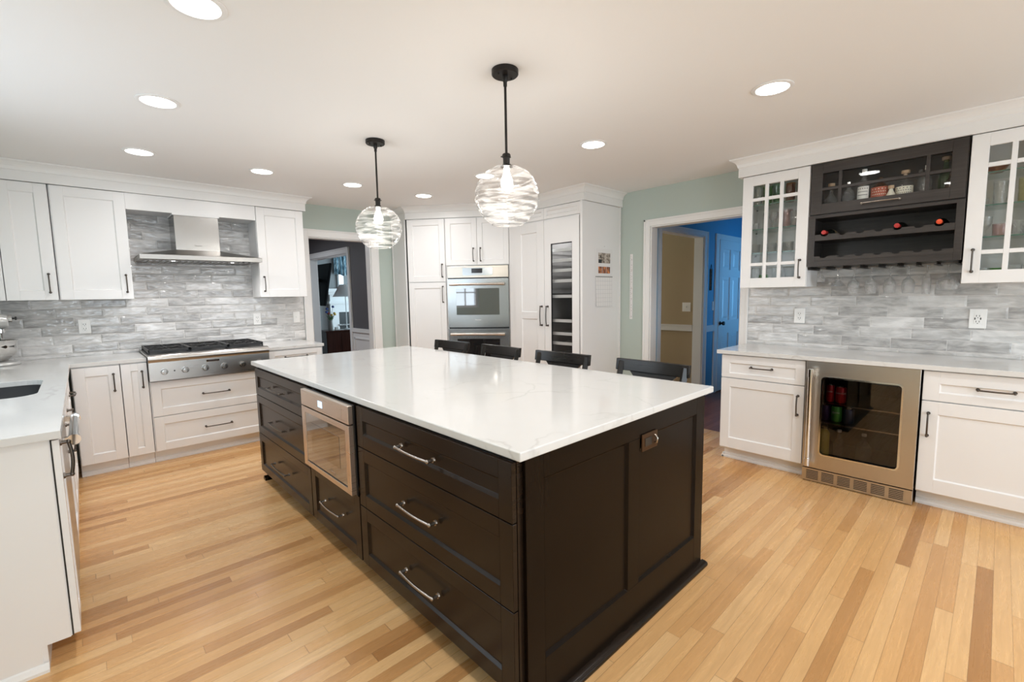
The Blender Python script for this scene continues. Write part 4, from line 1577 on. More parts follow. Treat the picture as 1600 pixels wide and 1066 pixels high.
# calendar and height chart
t = thing('wall_calendar', 'white wall calendar with two rows of small photos above the month grid', 'calendar', (3.945, 2.9115, 1.25))
mb = MB()
mb.box(0.0, 0.295, -0.003, -0.0006, 0.315, 0.60)
up_ = mb.build('photo_page', 'paper', t)
MB().box(0.045, 0.255, -0.0042, -0.0031, 0.452, 0.558).build('photo', 'photo_a', up_)
MB().box(0.045, 0.10, -0.005, -0.0043, 0.452, 0.49).build('photo', 'black', up_)
for k in range(3):
    MB().box(0.045+k*0.071, 0.110+k*0.071, -0.0042, -0.0031, 0.345, 0.415).build('photo', 'photo_b', up_)
MB().box(-0.002, 0.297, -0.006, -0.0006, 0.305, 0.314).build('binding', 'stone', t)
mb = MB()
mb.hexa([(0.0, -0.010, 0.0), (0.29, -0.006, -0.012), (0.29, -0.004, -0.012), (0.0, -0.008, 0.0)], [(0.0, -0.003, 0.303), (0.295, -0.003, 0.303), (0.295, -0.001, 0.303), (0.0, -0.001, 0.303)])
mb.build('month_page', 'calgrid', t)
mb = MB()
mb.cyl((0.147, -0.0006, 0.625), (0.147, -0.010, 0.628), 0.003, None, 8)
mb.build('nail', 'chrome', t)
t = thing('height_chart', 'narrow white height chart strip on the sage wall beside the doorway', 'ruler', (4.3995, 2.768, 1.10), -90)
MB().box(-0.017, 0.017, -0.006, -0.0005, 0.0, 0.70).build('strip', 'paper', t)
mb = MB()
for k in range(33):
    z = 0.02+k*0.0205
    wv = 0.010 if k % 5 else 0.02
    mb.box(-0.010, -0.010+wv, -0.0072, -0.0061, z, z+0.003)
    if k % 3 == 0:
        mb.box(0.0, 0.008, -0.0072, -0.0061, z+0.008, z+0.013)
mb.build('markings', plain('grey_ink', (0.35, 0.33, 0.30), 0.6), t)

# ================================================================ BAR WALL (faces -x)
AX = 3.78
t = thing('base_cabinet', 'white bar base cabinet left of the beverage fridge', 'cabinet', (AX+0.02, 1.532, 0), -90)
carcass(t, 0.001, 0.597, 0, 0.598, 0.1, 0.883, 'white')
toe(t, 0.006, 0.597, 0.075, 'trim', endl=True)
d = shaker(t, 'drawer', 0.003, 0.595, 0.694, 0.875, 'white', 0.062, railb=0.034)
pull(d, 'pull', h=(0.228, 0.375, 0.788))
d = shaker(t, 'door', 0.003, 0.595, 0.112, 0.687, 'white', 0.068, railb=0.085)
pull(d, 'pull', v=(0.556, 0.472, 0.613))
t = thing('base_cabinet', 'white bar base cabinet right of the beverage fridge', 'cabinet', (AX+0.02, 0.303, 0), -90)
carcass(t, 0.001, 0.64, 0, 0.598, 0.1, 0.883, 'white')
toe(t, 0.0, 0.64, 0.075, 'trim')
d = shaker(t, 'drawer', 0.003, 0.637, 0.694, 0.875, 'white', 0.075, railb=0.05)
pull(d, 'pull', h=(0.243, 0.39, 0.788))
d = shaker(t, 'door', 0.003, 0.637, 0.112, 0.687, 'white', 0.078, railb=0.085)
pull(d, 'pull', v=(0.038, 0.472, 0.613))
o = MB().box(3.753, 4.3895, -0.345, 1.562, 0.8835, 0.914).build('worktop', 'quartz', None, None, 0.002)
tag(o, 'white quartz worktop along the bar under the tiled wall', 'worktop')
# beverage fridge
t = thing('beverage_fridge', 'stainless undercounter beverage fridge with a smoked glass door', 'fridge', (AX, 0.930, 0), -90)
bw = 0.622
mb = MB()
mb.box(0.004, 0.03, 0.02, 0.58, 0.1, 0.878)
mb.box(bw-0.03, bw-0.004, 0.02, 0.58, 0.1, 0.878)
mb.box(0.03, bw-0.03, 0.56, 0.58, 0.1, 0.878)
mb.box(0.03, bw-0.03, 0.02, 0.56, 0.85, 0.878)
mb.box(0.03, bw-0.03, 0.02, 0.56, 0.1, 0.16)
mb.build('body', 'black', t)


def rrect(x0, x1, z0, z1, r, k=5):
    out = []
    for cx_, cz_, a0 in ((x1-r, z1-r, 0), (x0+r, z1-r, 90), (x0+r, z0+r, 180), (x1-r, z0+r, 270)):
        for i in range(k+1):
            a = R(a0+90*i/k)
            out.append((cx_+r*math.cos(a), cz_+r*math.sin(a)))
    return out


mb = MB()
mb.holed([(0.002, -0.882), (bw-0.002, -0.882), (bw-0.002, -0.106), (0.002, -0.106)], [[(p[0], -p[1]) for p in rrect(0.102, bw-0.082, 0.212, 0.774, 0.025)]], -0.018, 0.018)
for v in mb.b.verts:
    v.co = Vector((v.co.x, v.co.z, -v.co.y))
d = mb.build('door', 'steel_warm', t, None, 0.0015, 1)
mb = MB()
oo, ii = rrect(0.098, bw-0.078, 0.208, 0.778, 0.028), rrect(0.108, bw-0.088, 0.218, 0.768, 0.022)
mb.rings([[(p[0], -0.0183, p[1]) for p in oo], [(p[0], -0.021, p[1]) for p in oo], [(p[0], -0.021, p[1]) for p in ii], [(p[0], -0.012, p[1]) for p in ii]], False, False)
mb.build('glass_trim', 'chrome', d, 40)
MB().box(0.096, bw-0.076, 0.002, 0.006, 0.206, 0.78).build('glass_pane', 'smoke', d)
mb = MB()
mb.cyl((0.045, -0.072, 0.145), (0.045, -0.072, 0.822), 0.0155, None, 20)
for z in (0.135, 0.775):
    mb.cyl((0.045, -0.072, z), (0.045, -0.072, z+0.055), 0.019, None, 20)
    mb.box(0.034, 0.056, -0.062, -0.0185, z+0.012, z+0.042)
mb.build('handle', 'chrome', d, 40)
mb = MB()
mb.box(0.004, bw-0.004, -0.012, 0.03, 0.006, 0.098)
gr = mb.build('grille', 'steel_warm', t, None, 0.001, 1)
mb = MB()
for k in range(6):
    for j in range(6):
        mb.box(0.032+k*0.094, 0.105+k*0.094, -0.0135, -0.0121, 0.022+j*0.0115, 0.0275+j*0.0115)
mb.build('vent_slots', 'gap', gr)
for z in (0.578, 0.437):
    mb = MB()
    mb.box(0.032, bw-0.032, 0.03, 0.045, z-0.006, z+0.003)
    sh = mb.build('shelf', 'chrome', t)
    MB().box(0.034, bw-0.034, 0.046, 0.54, z-0.004, z).build('shelf_plate', 'shelfglass', sh)


def can(name, label, mat, loc, h=0.115, r=0.032, cat='can', word=None, cap=True):
    t = thing(name, label, cat, loc, -90, 'drinks in the beverage fridge')
    mb = MB()
    mb.lathe([(0.001, 0.0), (r*0.8, 0.0), (r, 0.008), (r, h-0.012), (r*0.82, h-0.001)], seg=20)
    b = mb.build('body', mat, t, 50)
    mb = MB()
    mb.lathe([(r*0.82, h-0.001), (r*0.80, h+0.001), (r*0.76, h-0.003), (0.001, h-0.003)], seg=20)
    mb.build('lid', 'chrome', t, 50)
    if word:
        text('lettering', word[0], word[1], 'plate', b, (0, -r, h*0.62), UPF, wrap=r, shear=0.3)
    return t


can('soda_can', 'tall red soda can on the top fridge shelf, left', 'red_can', (AX+0.13, 0.806, 0.5790), 0.122, 0.026, word=('Coke', 0.016))
can('soda_can', 'wide red cola can with white script on the top fridge shelf', 'red_can', (AX+0.13, 0.742, 0.5790), 0.116, 0.032, word=('Coca-Cola', 0.018))
can('soda_can', 'green soda can on the middle fridge shelf', 'green_can', (AX+0.13, 0.762, 0.4380), 0.112, 0.033, word=('Sprite', 0.02))
can('soda_can', 'dark purple can left of the green can', 'purple_can', (AX+0.13, 0.832, 0.4380), 0.112, 0.032)
can('soda_can', 'navy can right of the green can', 'blue_can', (AX+0.13, 0.690, 0.4380), 0.105, 0.032)
t = thing('bottle', 'yellow bottle standing on the fridge floor, far left', 'bottle', (AX+0.13, 0.832, 0.1605), -90, 'drinks in the beverage fridge')
mb = MB(); mb.lathe([(0.001, 0), (0.034, 0.0), (0.036, 0.01), (0.036, 0.18), (0.024, 0.205), (0.016, 0.21)], seg=18, cap1=True); mb.build('body', 'yellow_can', t, 50)
mb = MB(); mb.lathe([(0.017, 0.2105), (0.017, 0.228), (0.001, 0.229)], seg=16, cap0=True, cap1=True); mb.build('cap', 'gold', t, 40)
for yy, lab in ((0.745, 'clear water bottle on the fridge floor beside the yellow bottle'), (0.60, 'squat clear bottle on the fridge floor near the middle')):
    t = thing('bottle', lab, 'bottle', (AX+0.16, yy, 0.1605), -90, 'drinks in the beverage fridge')
    k = 1.35 if yy < 0.7 else 1.0
    mb = MB(); mb.lathe([(0.001, 0), (0.032*k, 0.0), (0.034*k, 0.01), (0.034*k, 0.12), (0.014, 0.165), (0.013, 0.195)], seg=18, cap1=True); mb.build('body', 'glass', t, 50)
    mb = MB(); mb.lathe([(0.0145, 0.1955), (0.0145, 0.212), (0.001, 0.213)], seg=12, cap0=True, cap1=True); mb.build('cap', 'plate', t, 40)

# ---------------------------------------------------------------- glass-door wall cabinets
UX = 4.07


def glass_cab(label, yl, w, handle_x, xs):
    t = thing('glass_cabinet', label, 'cabinet', (UX+0.02, yl, 1.41), -90)
    mb = MB()
    D = 0.298
    mb.box(0.001, 0.019, 0, D, 0, 0.901)
    mb.box(w-0.019, w-0.001, 0, D, 0, 0.901)
    mb.box(0.019, w-0.019, 0, D, 0, 0.018)
    mb.box(0.019, w-0.019, 0, D, 0.883, 0.901)
    mb.box(0.019, w-0.019, D-0.008, D, 0.018, 0.883)
    mb.build('body', 'white', t)
    for z in (0.281, 0.473, 0.669):
        sh = MB().box(0.0195, w-0.0195, 0.016, 0.288, z-0.004, z+0.004).build('shelf', 'shelfglass', t)
        MB().box(0.0195, w-0.0195, 0.0145, 0.0158, z-0.0035, z+0.0035).build('shelf_edge', 'shelfedge', sh)
    mb = MB()
    for z in (0.281, 0.473, 0.669):
        for xx in (0.0205, w-0.0205):
            for yy in (0.05, 0.25):
                mb.cyl((xx if xx < 0.1 else xx, yy, z-0.0085), (xx+(0.012 if xx < 0.1 else -0.012), yy, z-0.0085), 0.004, None, 8)
    mb.build('shelf_pins', 'blackmetal', t)
    d = glazed(t, 'door', 0.003, w-0.003, 0.0, 0.899, 'white', xs, [0.189, 0.709], 0.078, bar=0.025)
    pull(d, 'pull', v=(handle_x, 0.072, 0.205))
    return t


glass_cab('white glass-door cabinet of glassware left of the dark wine cabinet', 1.519, 0.484, 0.438, [0.184, 0.292])
glass_cab('white glass-door cabinet right of the dark wine cabinet, cut by the photo', 0.183, 0.484, 0.044, [0.186, 0.297])

GL = {
    'tumbler': [(0.001, 0.006), (0.026, 0.006), (0.030, 0.0), (0.032, 0.003), (0.036, 0.088), (0.034, 0.088), (0.030, 0.01)],
    'highball': [(0.001, 0.006), (0.026, 0.006), (0.029, 0.0), (0.031, 0.003), (0.034, 0.145), (0.0325, 0.145), (0.029, 0.01)],
    'pint': [(0.001, 0.006), (0.026, 0.006), (0.029, 0.0), (0.031, 0.003), (0.043, 0.148), (0.0415, 0.148), (0.029, 0.01)],
    'short': [(0.001, 0.008), (0.030, 0.008), (0.033, 0.0), (0.036, 0.003), (0.040, 0.075), (0.038, 0.075), (0.034, 0.012)],
    'goblet': [(0.001, 0.003), (0.030, 0.0), (0.030, 0.003), (0.006, 0.010), (0.005, 0.045), (0.020, 0.058), (0.033, 0.085), (0.033, 0.125), (0.031, 0.125), (0.031, 0.088), (0.018, 0.062)],
    'mug': [(0.001, 0.006), (0.032, 0.006), (0.036, 0.0), (0.038, 0.004), (0.034, 0.05), (0.040, 0.12), (0.038, 0.12), (0.032, 0.05)],
    'shot': [(0.001, 0.010), (0.017, 0.010), (0.019, 0.0), (0.020, 0.003), (0.024, 0.055), (0.0225, 0.055), (0.018, 0.012)],
    'bowl': [(0.001, 0.012), (0.03, 0.0), (0.033, 0.003), (0.05, 0.030), (0.062, 0.055), (0.060, 0.055), (0.047, 0.032), (0.02, 0.014)],
}
WORD = {'tumbler': 'tumbler', 'highball': 'highball glass', 'pint': 'pint glass', 'short': 'rocks glass', 'goblet': 'goblet', 'mug': 'beer mug', 'shot': 'shot glass', 'bowl': 'bowl'}
NAME = {'tumbler': 'tumbler', 'highball': 'highball_glass', 'pint': 'pint_glass', 'short': 'rocks_glass', 'goblet': 'goblet', 'mug': 'beer_mug', 'shot': 'shot_glass', 'bowl': 'glass_bowl'}
mesh_cache = {}


def glassware(kind, mat, loc, label, group, hs=1.0):
    key = (kind, mat)
    if key not in mesh_cache:
        mb = MB()
        mb.lathe(GL[kind], seg=22)
        o = mb.build(NAME[kind], mat, None, 55)
        mesh_cache[key] = o.data
    else:
        o = bpy.data.objects.new(NAME[kind], mesh_cache[key])
        COL.objects.link(o)
    o.location = loc
    o.scale = (1, 1, hs)
    tag(o, label, 'glass', group)
    return o


ORD = ['first', 'second', 'third', 'fourth', 'fifth', 'sixth', 'seventh', 'eighth', 'ninth']
COLW = {'glass': 'clear', 'crystal': 'cut crystal', 'glass_green': 'light green', 'glass_dkgreen': 'deep green', 'glass_brown': 'amber', 'glass_pink': 'pinkish', 'glass_yellow': 'pale yellow'}


def shelf_row(side, shelf, z, items, yl):
    """items: (distance from the cabinet's left edge, kind, material[, depth])."""
    for i, it in enumerate(items):
        dx, kind, mt = it[:3]
        dep = it[3] if len(it) > 3 else 0.13+0.05*((i*37) % 3-1)
        glassware(kind, mt, (UX+0.02+dep, yl-dx, z+0.0005), '%s %s on the %s of the %s glass cabinet, %s from left' % (COLW[mt], WORD[kind], shelf, side, ORD[i]),
                  'glassware in the %s glass cabinet' % side)


L0 = 1.519
shelf_row('left', 'bottom board', 1.428, [(0.085, 'highball', 'glass'), (0.145, 'tumbler', 'glass_green', 0.10), (0.215, 'highball', 'glass'), (0.27, 'highball', 'glass', 0.07), (0.325, 'pint', 'crystal', 0.14), (0.415, 'pint', 'crystal', 0.09)], L0)
shelf_row('left', 'lower shelf', 1.695, [(0.075, 'short', 'crystal', 0.09), (0.145, 'short', 'crystal', 0.17), (0.20, 'short', 'crystal', 0.08), (0.265, 'short', 'crystal', 0.17), (0.325, 'short', 'crystal', 0.08), (0.41, 'goblet', 'glass', 0.10)], L0)
shelf_row('left', 'middle shelf', 1.887, [(0.075, 'shot', 'glass', 0.09), (0.14, 'highball', 'glass', 0.16), (0.215, 'goblet', 'crystal', 0.07), (0.28, 'pint', 'glass_pink', 0.17), (0.36, 'mug', 'crystal', 0.10), (0.43, 'highball', 'glass', 0.17)], L0)
shelf_row('left', 'top shelf', 2.083, [(0.08, 'pint', 'glass', 0.09), (0.155, 'highball', 'glass_green', 0.10), (0.235, 'pint', 'glass_dkgreen', 0.08), (0.32, 'highball', 'glass_brown', 0.10), (0.395, 'pint', 'glass', 0.12)], L0)
R0 = 0.183
shelf_row('right', 'bottom board', 1.428, [(0.085, 'short', 'glass', 0.1), (0.15, 'short', 'glass_green', 0.17), (0.225, 'tumbler', 'glass', 0.1), (0.30, 'tumbler', 'glass', 0.15)], R0)
shelf_row('right', 'lower shelf', 1.695, [(0.085, 'goblet', 'glass', 0.10), (0.155, 'short', 'glass_pink', 0.09), (0.225, 'tumbler', 'crystal', 0.09), (0.30, 'tumbler', 'crystal', 0.12)], R0)
shelf_row('right', 'middle shelf', 1.887, [(0.07, 'shot', 'glass', 0.14), (0.14, 'highball', 'glass', 0.13), (0.245, 'highball', 'glass_yellow', 0.09), (0.32, 'highball', 'glass', 0.12)], R0)
shelf_row('right', 'top shelf', 2.083, [(0.115, 'bowl', 'glass_brown', 0.10), (0.26, 'tumbler', 'glass', 0.15)], R0)

# ---------------------------------------------------------------- dark lift-door cabinet with the bottle collection, wine rack below
t = thing('liquor_cabinet', 'dark stained cabinet with a glazed lift-up door above the wine rack', 'cabinet', (UX+0.02, 1.031, 1.937), -90)
w = 0.844
mb = MB()
D = 0.299
mb.box(0.001, 0.019, 0, D, 0, 0.374)
mb.box(w-0.019, w-0.001, 0, D, 0, 0.374)
mb.box(0.019, w-0.019, 0, D, 0, 0.030)
mb.box(0.019, w-0.019, 0, D, 0.356, 0.374)
mb.box(0.019, w-0.019, D-0.008, D, 0.030, 0.356)
mb.build('body', 'grey_wood', t)
d = glazed(t, 'lift_door', 0.003, w-0.006, 0.006, 0.372, 'grey_wood', [0.183, 0.655], [0.186], 0.072, bar=0.020, railv=0.073)
pull(d, 'pull_lit', h=(0.318, 0.522, 0.046))

t = thing('wine_rack', 'dark stained open rack with two scalloped shelves for wine bottles', 'wine rack', (UX+0.02, 1.031, 1.5575), -90)
mb = MB()
mb.box(0.001, 0.019, 0, D, 0, 0.377)
mb.box(w-0.019, w-0.001, 0, D, 0, 0.377)
mb.box(0.019, w-0.019, 0, D, 0, 0.018)
mb.box(0.019, w-0.019, 0, D, 0.359, 0.377)
mb.box(0.019, w-0.019, D-0.008, D, 0.018, 0.359)
mb.build('body', 'grey_wood', t)
mb = MB()
mb.box(0.001, 0.041, -0.0195, -0.0005, 0, 0.377)
mb.box(w-0.041, w-0.001, -0.0195, -0.0005, 0, 0.377)
mb.box(0.041, w-0.041, -0.0195, -0.0005, 0, 0.042)
mb.box(0.041, w-0.041, -0.0195, -0.0005, 0.356, 0.377)
mb.build('face_frame', 'grey_wood', t, None, 0.001, 1)
SLOTS = [0.101, 0.2115, 0.3165, 0.4215, 0.519, 0.63, 0.729]
for z0, z1 in ((0.192, 0.236), (0.0425, 0.076)):
    for yy in (-0.018, 0.235):
        poly = [(0.0415 if yy < 0 else 0.02, z0)]
        xr = w-(0.0415 if yy < 0 else 0.02)
        poly.append((xr, z0))
        poly.append((xr, z1))
        rr = 0.024 if yy < 0 else 0.041
        for sx in reversed(SLOTS):
            for k in range(7):
                a = R(0-30*k)
                poly.append((sx+rr*math.cos(a), z1+rr*(0.62 if yy < 0 else 0.68)*math.sin(a)))
        poly.append((poly[0][0], z1))
        mb = MB()
        mb.prism(poly, yy, yy+0.018, 'y')
        mb.build('scalloped_rail', 'grey_wood', t)
    mb = MB()
    mb.box(0.02, w-0.02, 0.0005, 0.234, z0, z0+0.006)
    mb.build('shelf', 'grey_wood', t)


def wine_bottle(slot, label, cap, band):
    t = thing('wine_bottle', label, 'wine bottle', (UX+0.02, 1.031-SLOTS[slot], 1.5575+0.249), -90, 'wine bottles lying in the rack')
    mb = MB()
    mb.lathe([(0.001, -0.035), (0.0148, -0.033), (0.0148, 0.03), (0.0146, 0.05), (0.018, 0.068), (0.030, 0.095), (0.037, 0.118), (0.037, 0.278), (0.032, 0.285), (0.001, 0.283)], (0, 0, 0), 24, 'y')
    mb.build('body', 'winebottle', t, 60)
    mb = MB()
    mb.lathe([(0.001, -0.0385), (0.0150, -0.0375), (0.0158, -0.034), (0.0158, 0.030), (0.0152, 0.031)], (0, 0, 0), 20, 'y', True)
    mb.build('foil', cap, t, 50)
    if band:
        mb = MB()
        mb.lathe([(0.0372, 0.135), (0.0374, 0.136), (0.0374, 0.22), (0.0372, 0.221)], (0, 0, 0), 24, 'y')
        mb.build('paper_label', band, t, 60)
    return t


wine_bottle(0, 'dark wine bottle with a red foil top, left end of the rack', 'redcap', 'gold')
wine_bottle(4, 'dark wine bottle with a red foil top, middle of the rack', 'redcap', None)
wine_bottle(6, 'dark wine bottle with a bright orange-red top, right end of the rack', 'redcap_bright', 'label_white')


def spirit(label, y, dep, shape, mat, top, lab=None, cat='bottle', name='liquor_bottle'):
    t = thing(name, label, cat, (UX+0.02+dep, y, 1.9675), -90, 'bottles in the liquor cabinet')
    mb = MB()
    mb.lathe(shape, seg=22, cap0=False)
    mb.build('body', mat, t, 55)
    zt = shape[-1][1]
    rt_ = shape[-1][0]
    if top == 'cork':
        mb = MB(); mb.lathe([(rt_*0.8, zt-0.012), (rt_*0.85, zt+0.001), (rt_*1.7, zt+0.002), (rt_*1.7, zt+0.022), (0.001, zt+0.024)], seg=18, cap0=True, cap1=True)
        mb.build('stopper', 'cork', t, 40)
    elif top:
        mb = MB(); mb.lathe([(rt_*1.08, zt-0.022), (rt_*1.1, zt+0.006), (0.001, zt+0.007)], seg=18, cap0=True, cap1=True)
        mb.build('cap', top, t, 40)
    if lab:
        lm, z0, z1, rr = lab
        mb = MB()
        pts = [(rr*math.sin(a), -rr*math.cos(a)) for a in [R(-62+124*k/14) for k in range(15)]]
        mb.rings([[(p[0], p[1], z) for p in pts] for z in (z0, z1)], False, False, close=False)
        lo = mb.build('paper_label', lm, t, 180)
        mb = MB()
        for zz, n, hh in ((0.30, 6, 0.014), (0.55, 8, 0.005), (0.72, 7, 0.005), (0.88, 5, 0.006)):
            for k in range(n):
                a = R(-40+80*k/(n-1))
                x, y_ = (rr+0.0006)*math.sin(a), -(rr+0.0006)*math.cos(a)
                zc = z0+(z1-z0)*zz
                dxx = 0.0028*math.cos(a); dyy = 0.0028*math.sin(a)
                mb.face([mb.b.verts.new(q) for q in ((x-dxx, y_-dyy, zc-hh/2), (x+dxx, y_+dyy, zc-hh/2), (x+dxx, y_+dyy, zc+hh/2), (x-dxx, y_-dyy, zc+hh/2))])
        mb.build('print', 'label_ink' if lm != 'label_red' else 'label_cream', lo, fix=False)
    return t


ROUND = [(0.001, 0.0), (0.036, 0.0), (0.039, 0.006), (0.039, 0.12), (0.030, 0.15), (0.014, 0.172), (0.0125, 0.222)]
TALL = [(0.001, 0.0), (0.034, 0.0), (0.037, 0.006), (0.037, 0.150), (0.026, 0.185), (0.015, 0.205), (0.014, 0.262)]
WIDE = [(0.001, 0.0), (0.050, 0.0), (0.054, 0.008), (0.054, 0.105), (0.040, 0.140), (0.016, 0.158), (0.014, 0.196)]
DECANT = [(0.001, 0.0), (0.044, 0.0), (0.050, 0.01), (0.048, 0.075), (0.022, 0.115), (0.013, 0.13), (0.013, 0.185)]
SMALL = [(0.001, 0.0), (0.022, 0.0), (0.025, 0.005), (0.026, 0.06), (0.014, 0.085), (0.010, 0.10)]
spirit('cut glass decanter with a brown cork, far left behind the lift door', 0.925, 0.10, DECANT, 'crystal', 'cork')
spirit('clear faceted bottle right of the corked decanter', 0.815, 0.09, [(a, b*0.86) for a, b in ROUND], 'crystal', 'chrome')
spirit('tall white-necked bottle with a broad white label', 0.725, 0.08, TALL, 'glass', 'label_white', ('label_white', 0.012, 0.145, 0.0378))
spirit('squat bottle wearing a rust red label', 0.632, 0.09, WIDE, 'glass_brown', None, ('label_red', 0.012, 0.125, 0.0548))
spirit('tiny fancy bottle between the red and cream labels', 0.566, 0.045, SMALL, 'label_cream', 'cork')
spirit('corked bottle with a large cream label', 0.500, 0.10, WIDE, 'glass', 'cork', ('label_cream', 0.012, 0.108, 0.0548))
spirit('clear faceted bottle right of the cream label', 0.428, 0.17, ROUND, 'crystal', None)
spirit('clear bottle with a silver cap beside the right glazing bar', 0.390, 0.07, [(a*0.85, b*0.98) for a, b in ROUND], 'glass', 'chrome')
spirit('amber bottle with an olive label in the right pane', 0.270, 0.09, [(a*0.72, b*0.75) for a, b in ROUND], 'glass_brown', 'label_ink', ('label_green', 0.02, 0.06, 0.0285))
spirit('tall pale green bottle behind the amber one in the right pane', 0.305, 0.20, TALL, 'glass_green', 'cork')

# stemware rack and hanging glasses
t = thing('stemware_rack', 'row of dark metal rails under the wine rack holding stemware', 'glass rack', (UX+0.02, 1.031, 1.5570), -90)
GY = [0.966, 0.861, 0.758, 0.656, 0.549, 0.450, 0.354, 0.250]
edges = [1.017]+[(a+b)/2 for a, b in zip(GY, GY[1:])]+[0.200]
for yy in edges:
    lx = 1.031-yy
    mb = MB()
    mb.box(lx-0.014, lx+0.014, 0.01, 0.285, -0.0215, -0.0195)
    mb.box(lx-0.002, lx+0.002, 0.01, 0.285, -0.0195, -0.0005)
    mb.build('rail', 'blackmetal', t)
STEM = {
    'wine': [(0.001, -0.0185), (0.034, -0.0190), (0.034, -0.0180), (0.006, -0.023), (0.0036, -0.04), (0.0036, -0.085), (0.010, -0.095), (0.030, -0.115), (0.038, -0.140), (0.037, -0.170), (0.030, -0.207), (0.0285, -0.207), (0.0355, -0.170), (0.0365, -0.140), (0.029, -0.117), (0.002, -0.098)],
    'flute': [(0.001, -0.0185), (0.031, -0.0190), (0.031, -0.0180), (0.006, -0.023), (0.004, -0.04), (0.005, -0.070), (0.020, -0.085), (0.025, -0.11), (0.024, -0.17), (0.021, -0.215), (0.0195, -0.215), (0.0225, -0.17), (0.0235, -0.11), (0.002, -0.076)],
    'coupe': [(0.001, -0.0185), (0.036, -0.0190), (0.036, -0.0180), (0.006, -0.023), (0.0045, -0.04), (0.0045, -0.085), (0.020, -0.095), (0.050, -0.112), (0.060, -0.135), (0.058, -0.160), (0.050, -0.185), (0.0485, -0.185), (0.0565, -0.160), (0.0585, -0.135), (0.048, -0.114), (0.002, -0.098)],
    'martini': [(0.001, -0.0185), (0.036, -0.0190), (0.036, -0.0180), (0.006, -0.023), (0.004, -0.04), (0.004, -0.085), (0.012, -0.095), (0.056, -0.150), (0.0545, -0.150), (0.002, -0.098)],
    'cordial': [(0.001, -0.0185), (0.027, -0.0190), (0.027, -0.0180), (0.006, -0.023), (0.0055, -0.045), (0.014, -0.062), (0.025, -0.085), (0.029, -0.112), (0.0275, -0.112), (0.023, -0.085), (0.002, -0.058)],
}
hang = [('cordial', 'small stemmed glass hanging first from left under the wine rack'), ('martini', 'flared stemmed glass hanging second from left under the wine rack'),
        ('wine', 'hanging wine glass, third from left under the wine rack'), ('wine', 'hanging wine glass, fourth from left under the wine rack'),
        ('wine', 'hanging wine glass, fifth from left under the wine rack'), ('wine', 'hanging wine glass, sixth from left under the wine rack'),
        ('flute', 'slim champagne flute hanging seventh from left under the wine rack'), ('coupe', 'wide bowled glass hanging at the right end under the wine rack')]
hm = {}
for (kind, lab), yy in zip(hang, GY):
    if kind not in hm:
        mb = MB(); mb.lathe(STEM[kind], seg=28)
        o = mb.build('wine_glass' if kind == 'wine' else {'cordial': 'cordial_glass', 'martini': 'cocktail_glass', 'flute': 'champagne_flute', 'coupe': 'coupe_glass'}[kind], 'crystal', None, 55)
        hm[kind] = o.data
    else:
        o = bpy.data.objects.new('wine_glass', hm[kind]); COL.objects.link(o)
    o.location = (UX+0.13+0.012*(GY.index(yy) % 2), yy, 1.5570)
    tag(o, lab, 'wine glass', 'stemware hanging under the wine rack')

# ================================================================ RIGHT HALL (blue) and the tan room
HY = 2.65
mb = MB()
mb.box(5.885, 8.2, HY, HY+0.12, 0, CZ)
mb.box(4.52, 4.80, HY, HY+0.12, 0, CZ)
mb.box(4.80, 5.885, HY, HY+0.12, 2.085, CZ)
struct(mb.build('wall_hall', 'bluewall'), 'blue wall of the hall')
casing_y(6, HY, 4.80, 5.885, 2.085, 0.062, 0.088, 'doorwhite')
struct(MB().box(4.52, 8.2, 0.1, 0.2, 0, CZ).build('wall_hall_front', 'bluewall'))
struct(MB().box(8.2, 8.3, 0.1, 6.6, 0, CZ).build('wall_hall_end', 'bluewall'))
# tan room beyond: right wall flush with the opening
struct(MB().box(5.89, 6.01, HY+0.12, 6.5, 0, CZ).build('wall_dining_right', 'beige'), 'tan wall seen through the right doorway')
struct(MB().box(4.52, 6.01, 6.5, 6.6, 0, CZ).build('wall_dining_back', 'beige'))
mb = MB()
mb.box(5.872, 5.89, HY+0.125, 6.5, 0.865, 0.945)
mb.box(5.862, 5.872, HY+0.125, 6.5, 0.935, 0.95)
mb.box(5.876, 5.89, HY+0.125, 6.5, 0.0, 0.12)
struct(mb.build('trim_7', 'trim'))
mb = MB()
mb.box(5.975, 6.224, HY-0.018, HY, 0.855, 0.935)
mb.box(5.975, 6.224, HY-0.026, HY-0.018, 0.925, 0.94)
mb.box(5.975, 6.224, HY-0.014, HY, 0, 0.11)
struct(mb.build('trim_8', 'doorwhite'))
outlet('pale double switch plate on the tan wall through the right doorway', (5.8895, 2.865, 1.185), -90, 'switch', w=0.115, h=0.12)
outlet('bluish switch plate on the blue hall wall left of the door', (6.195, HY-0.0005, 1.192), 0, 'switch', w=0.045, h=0.12)
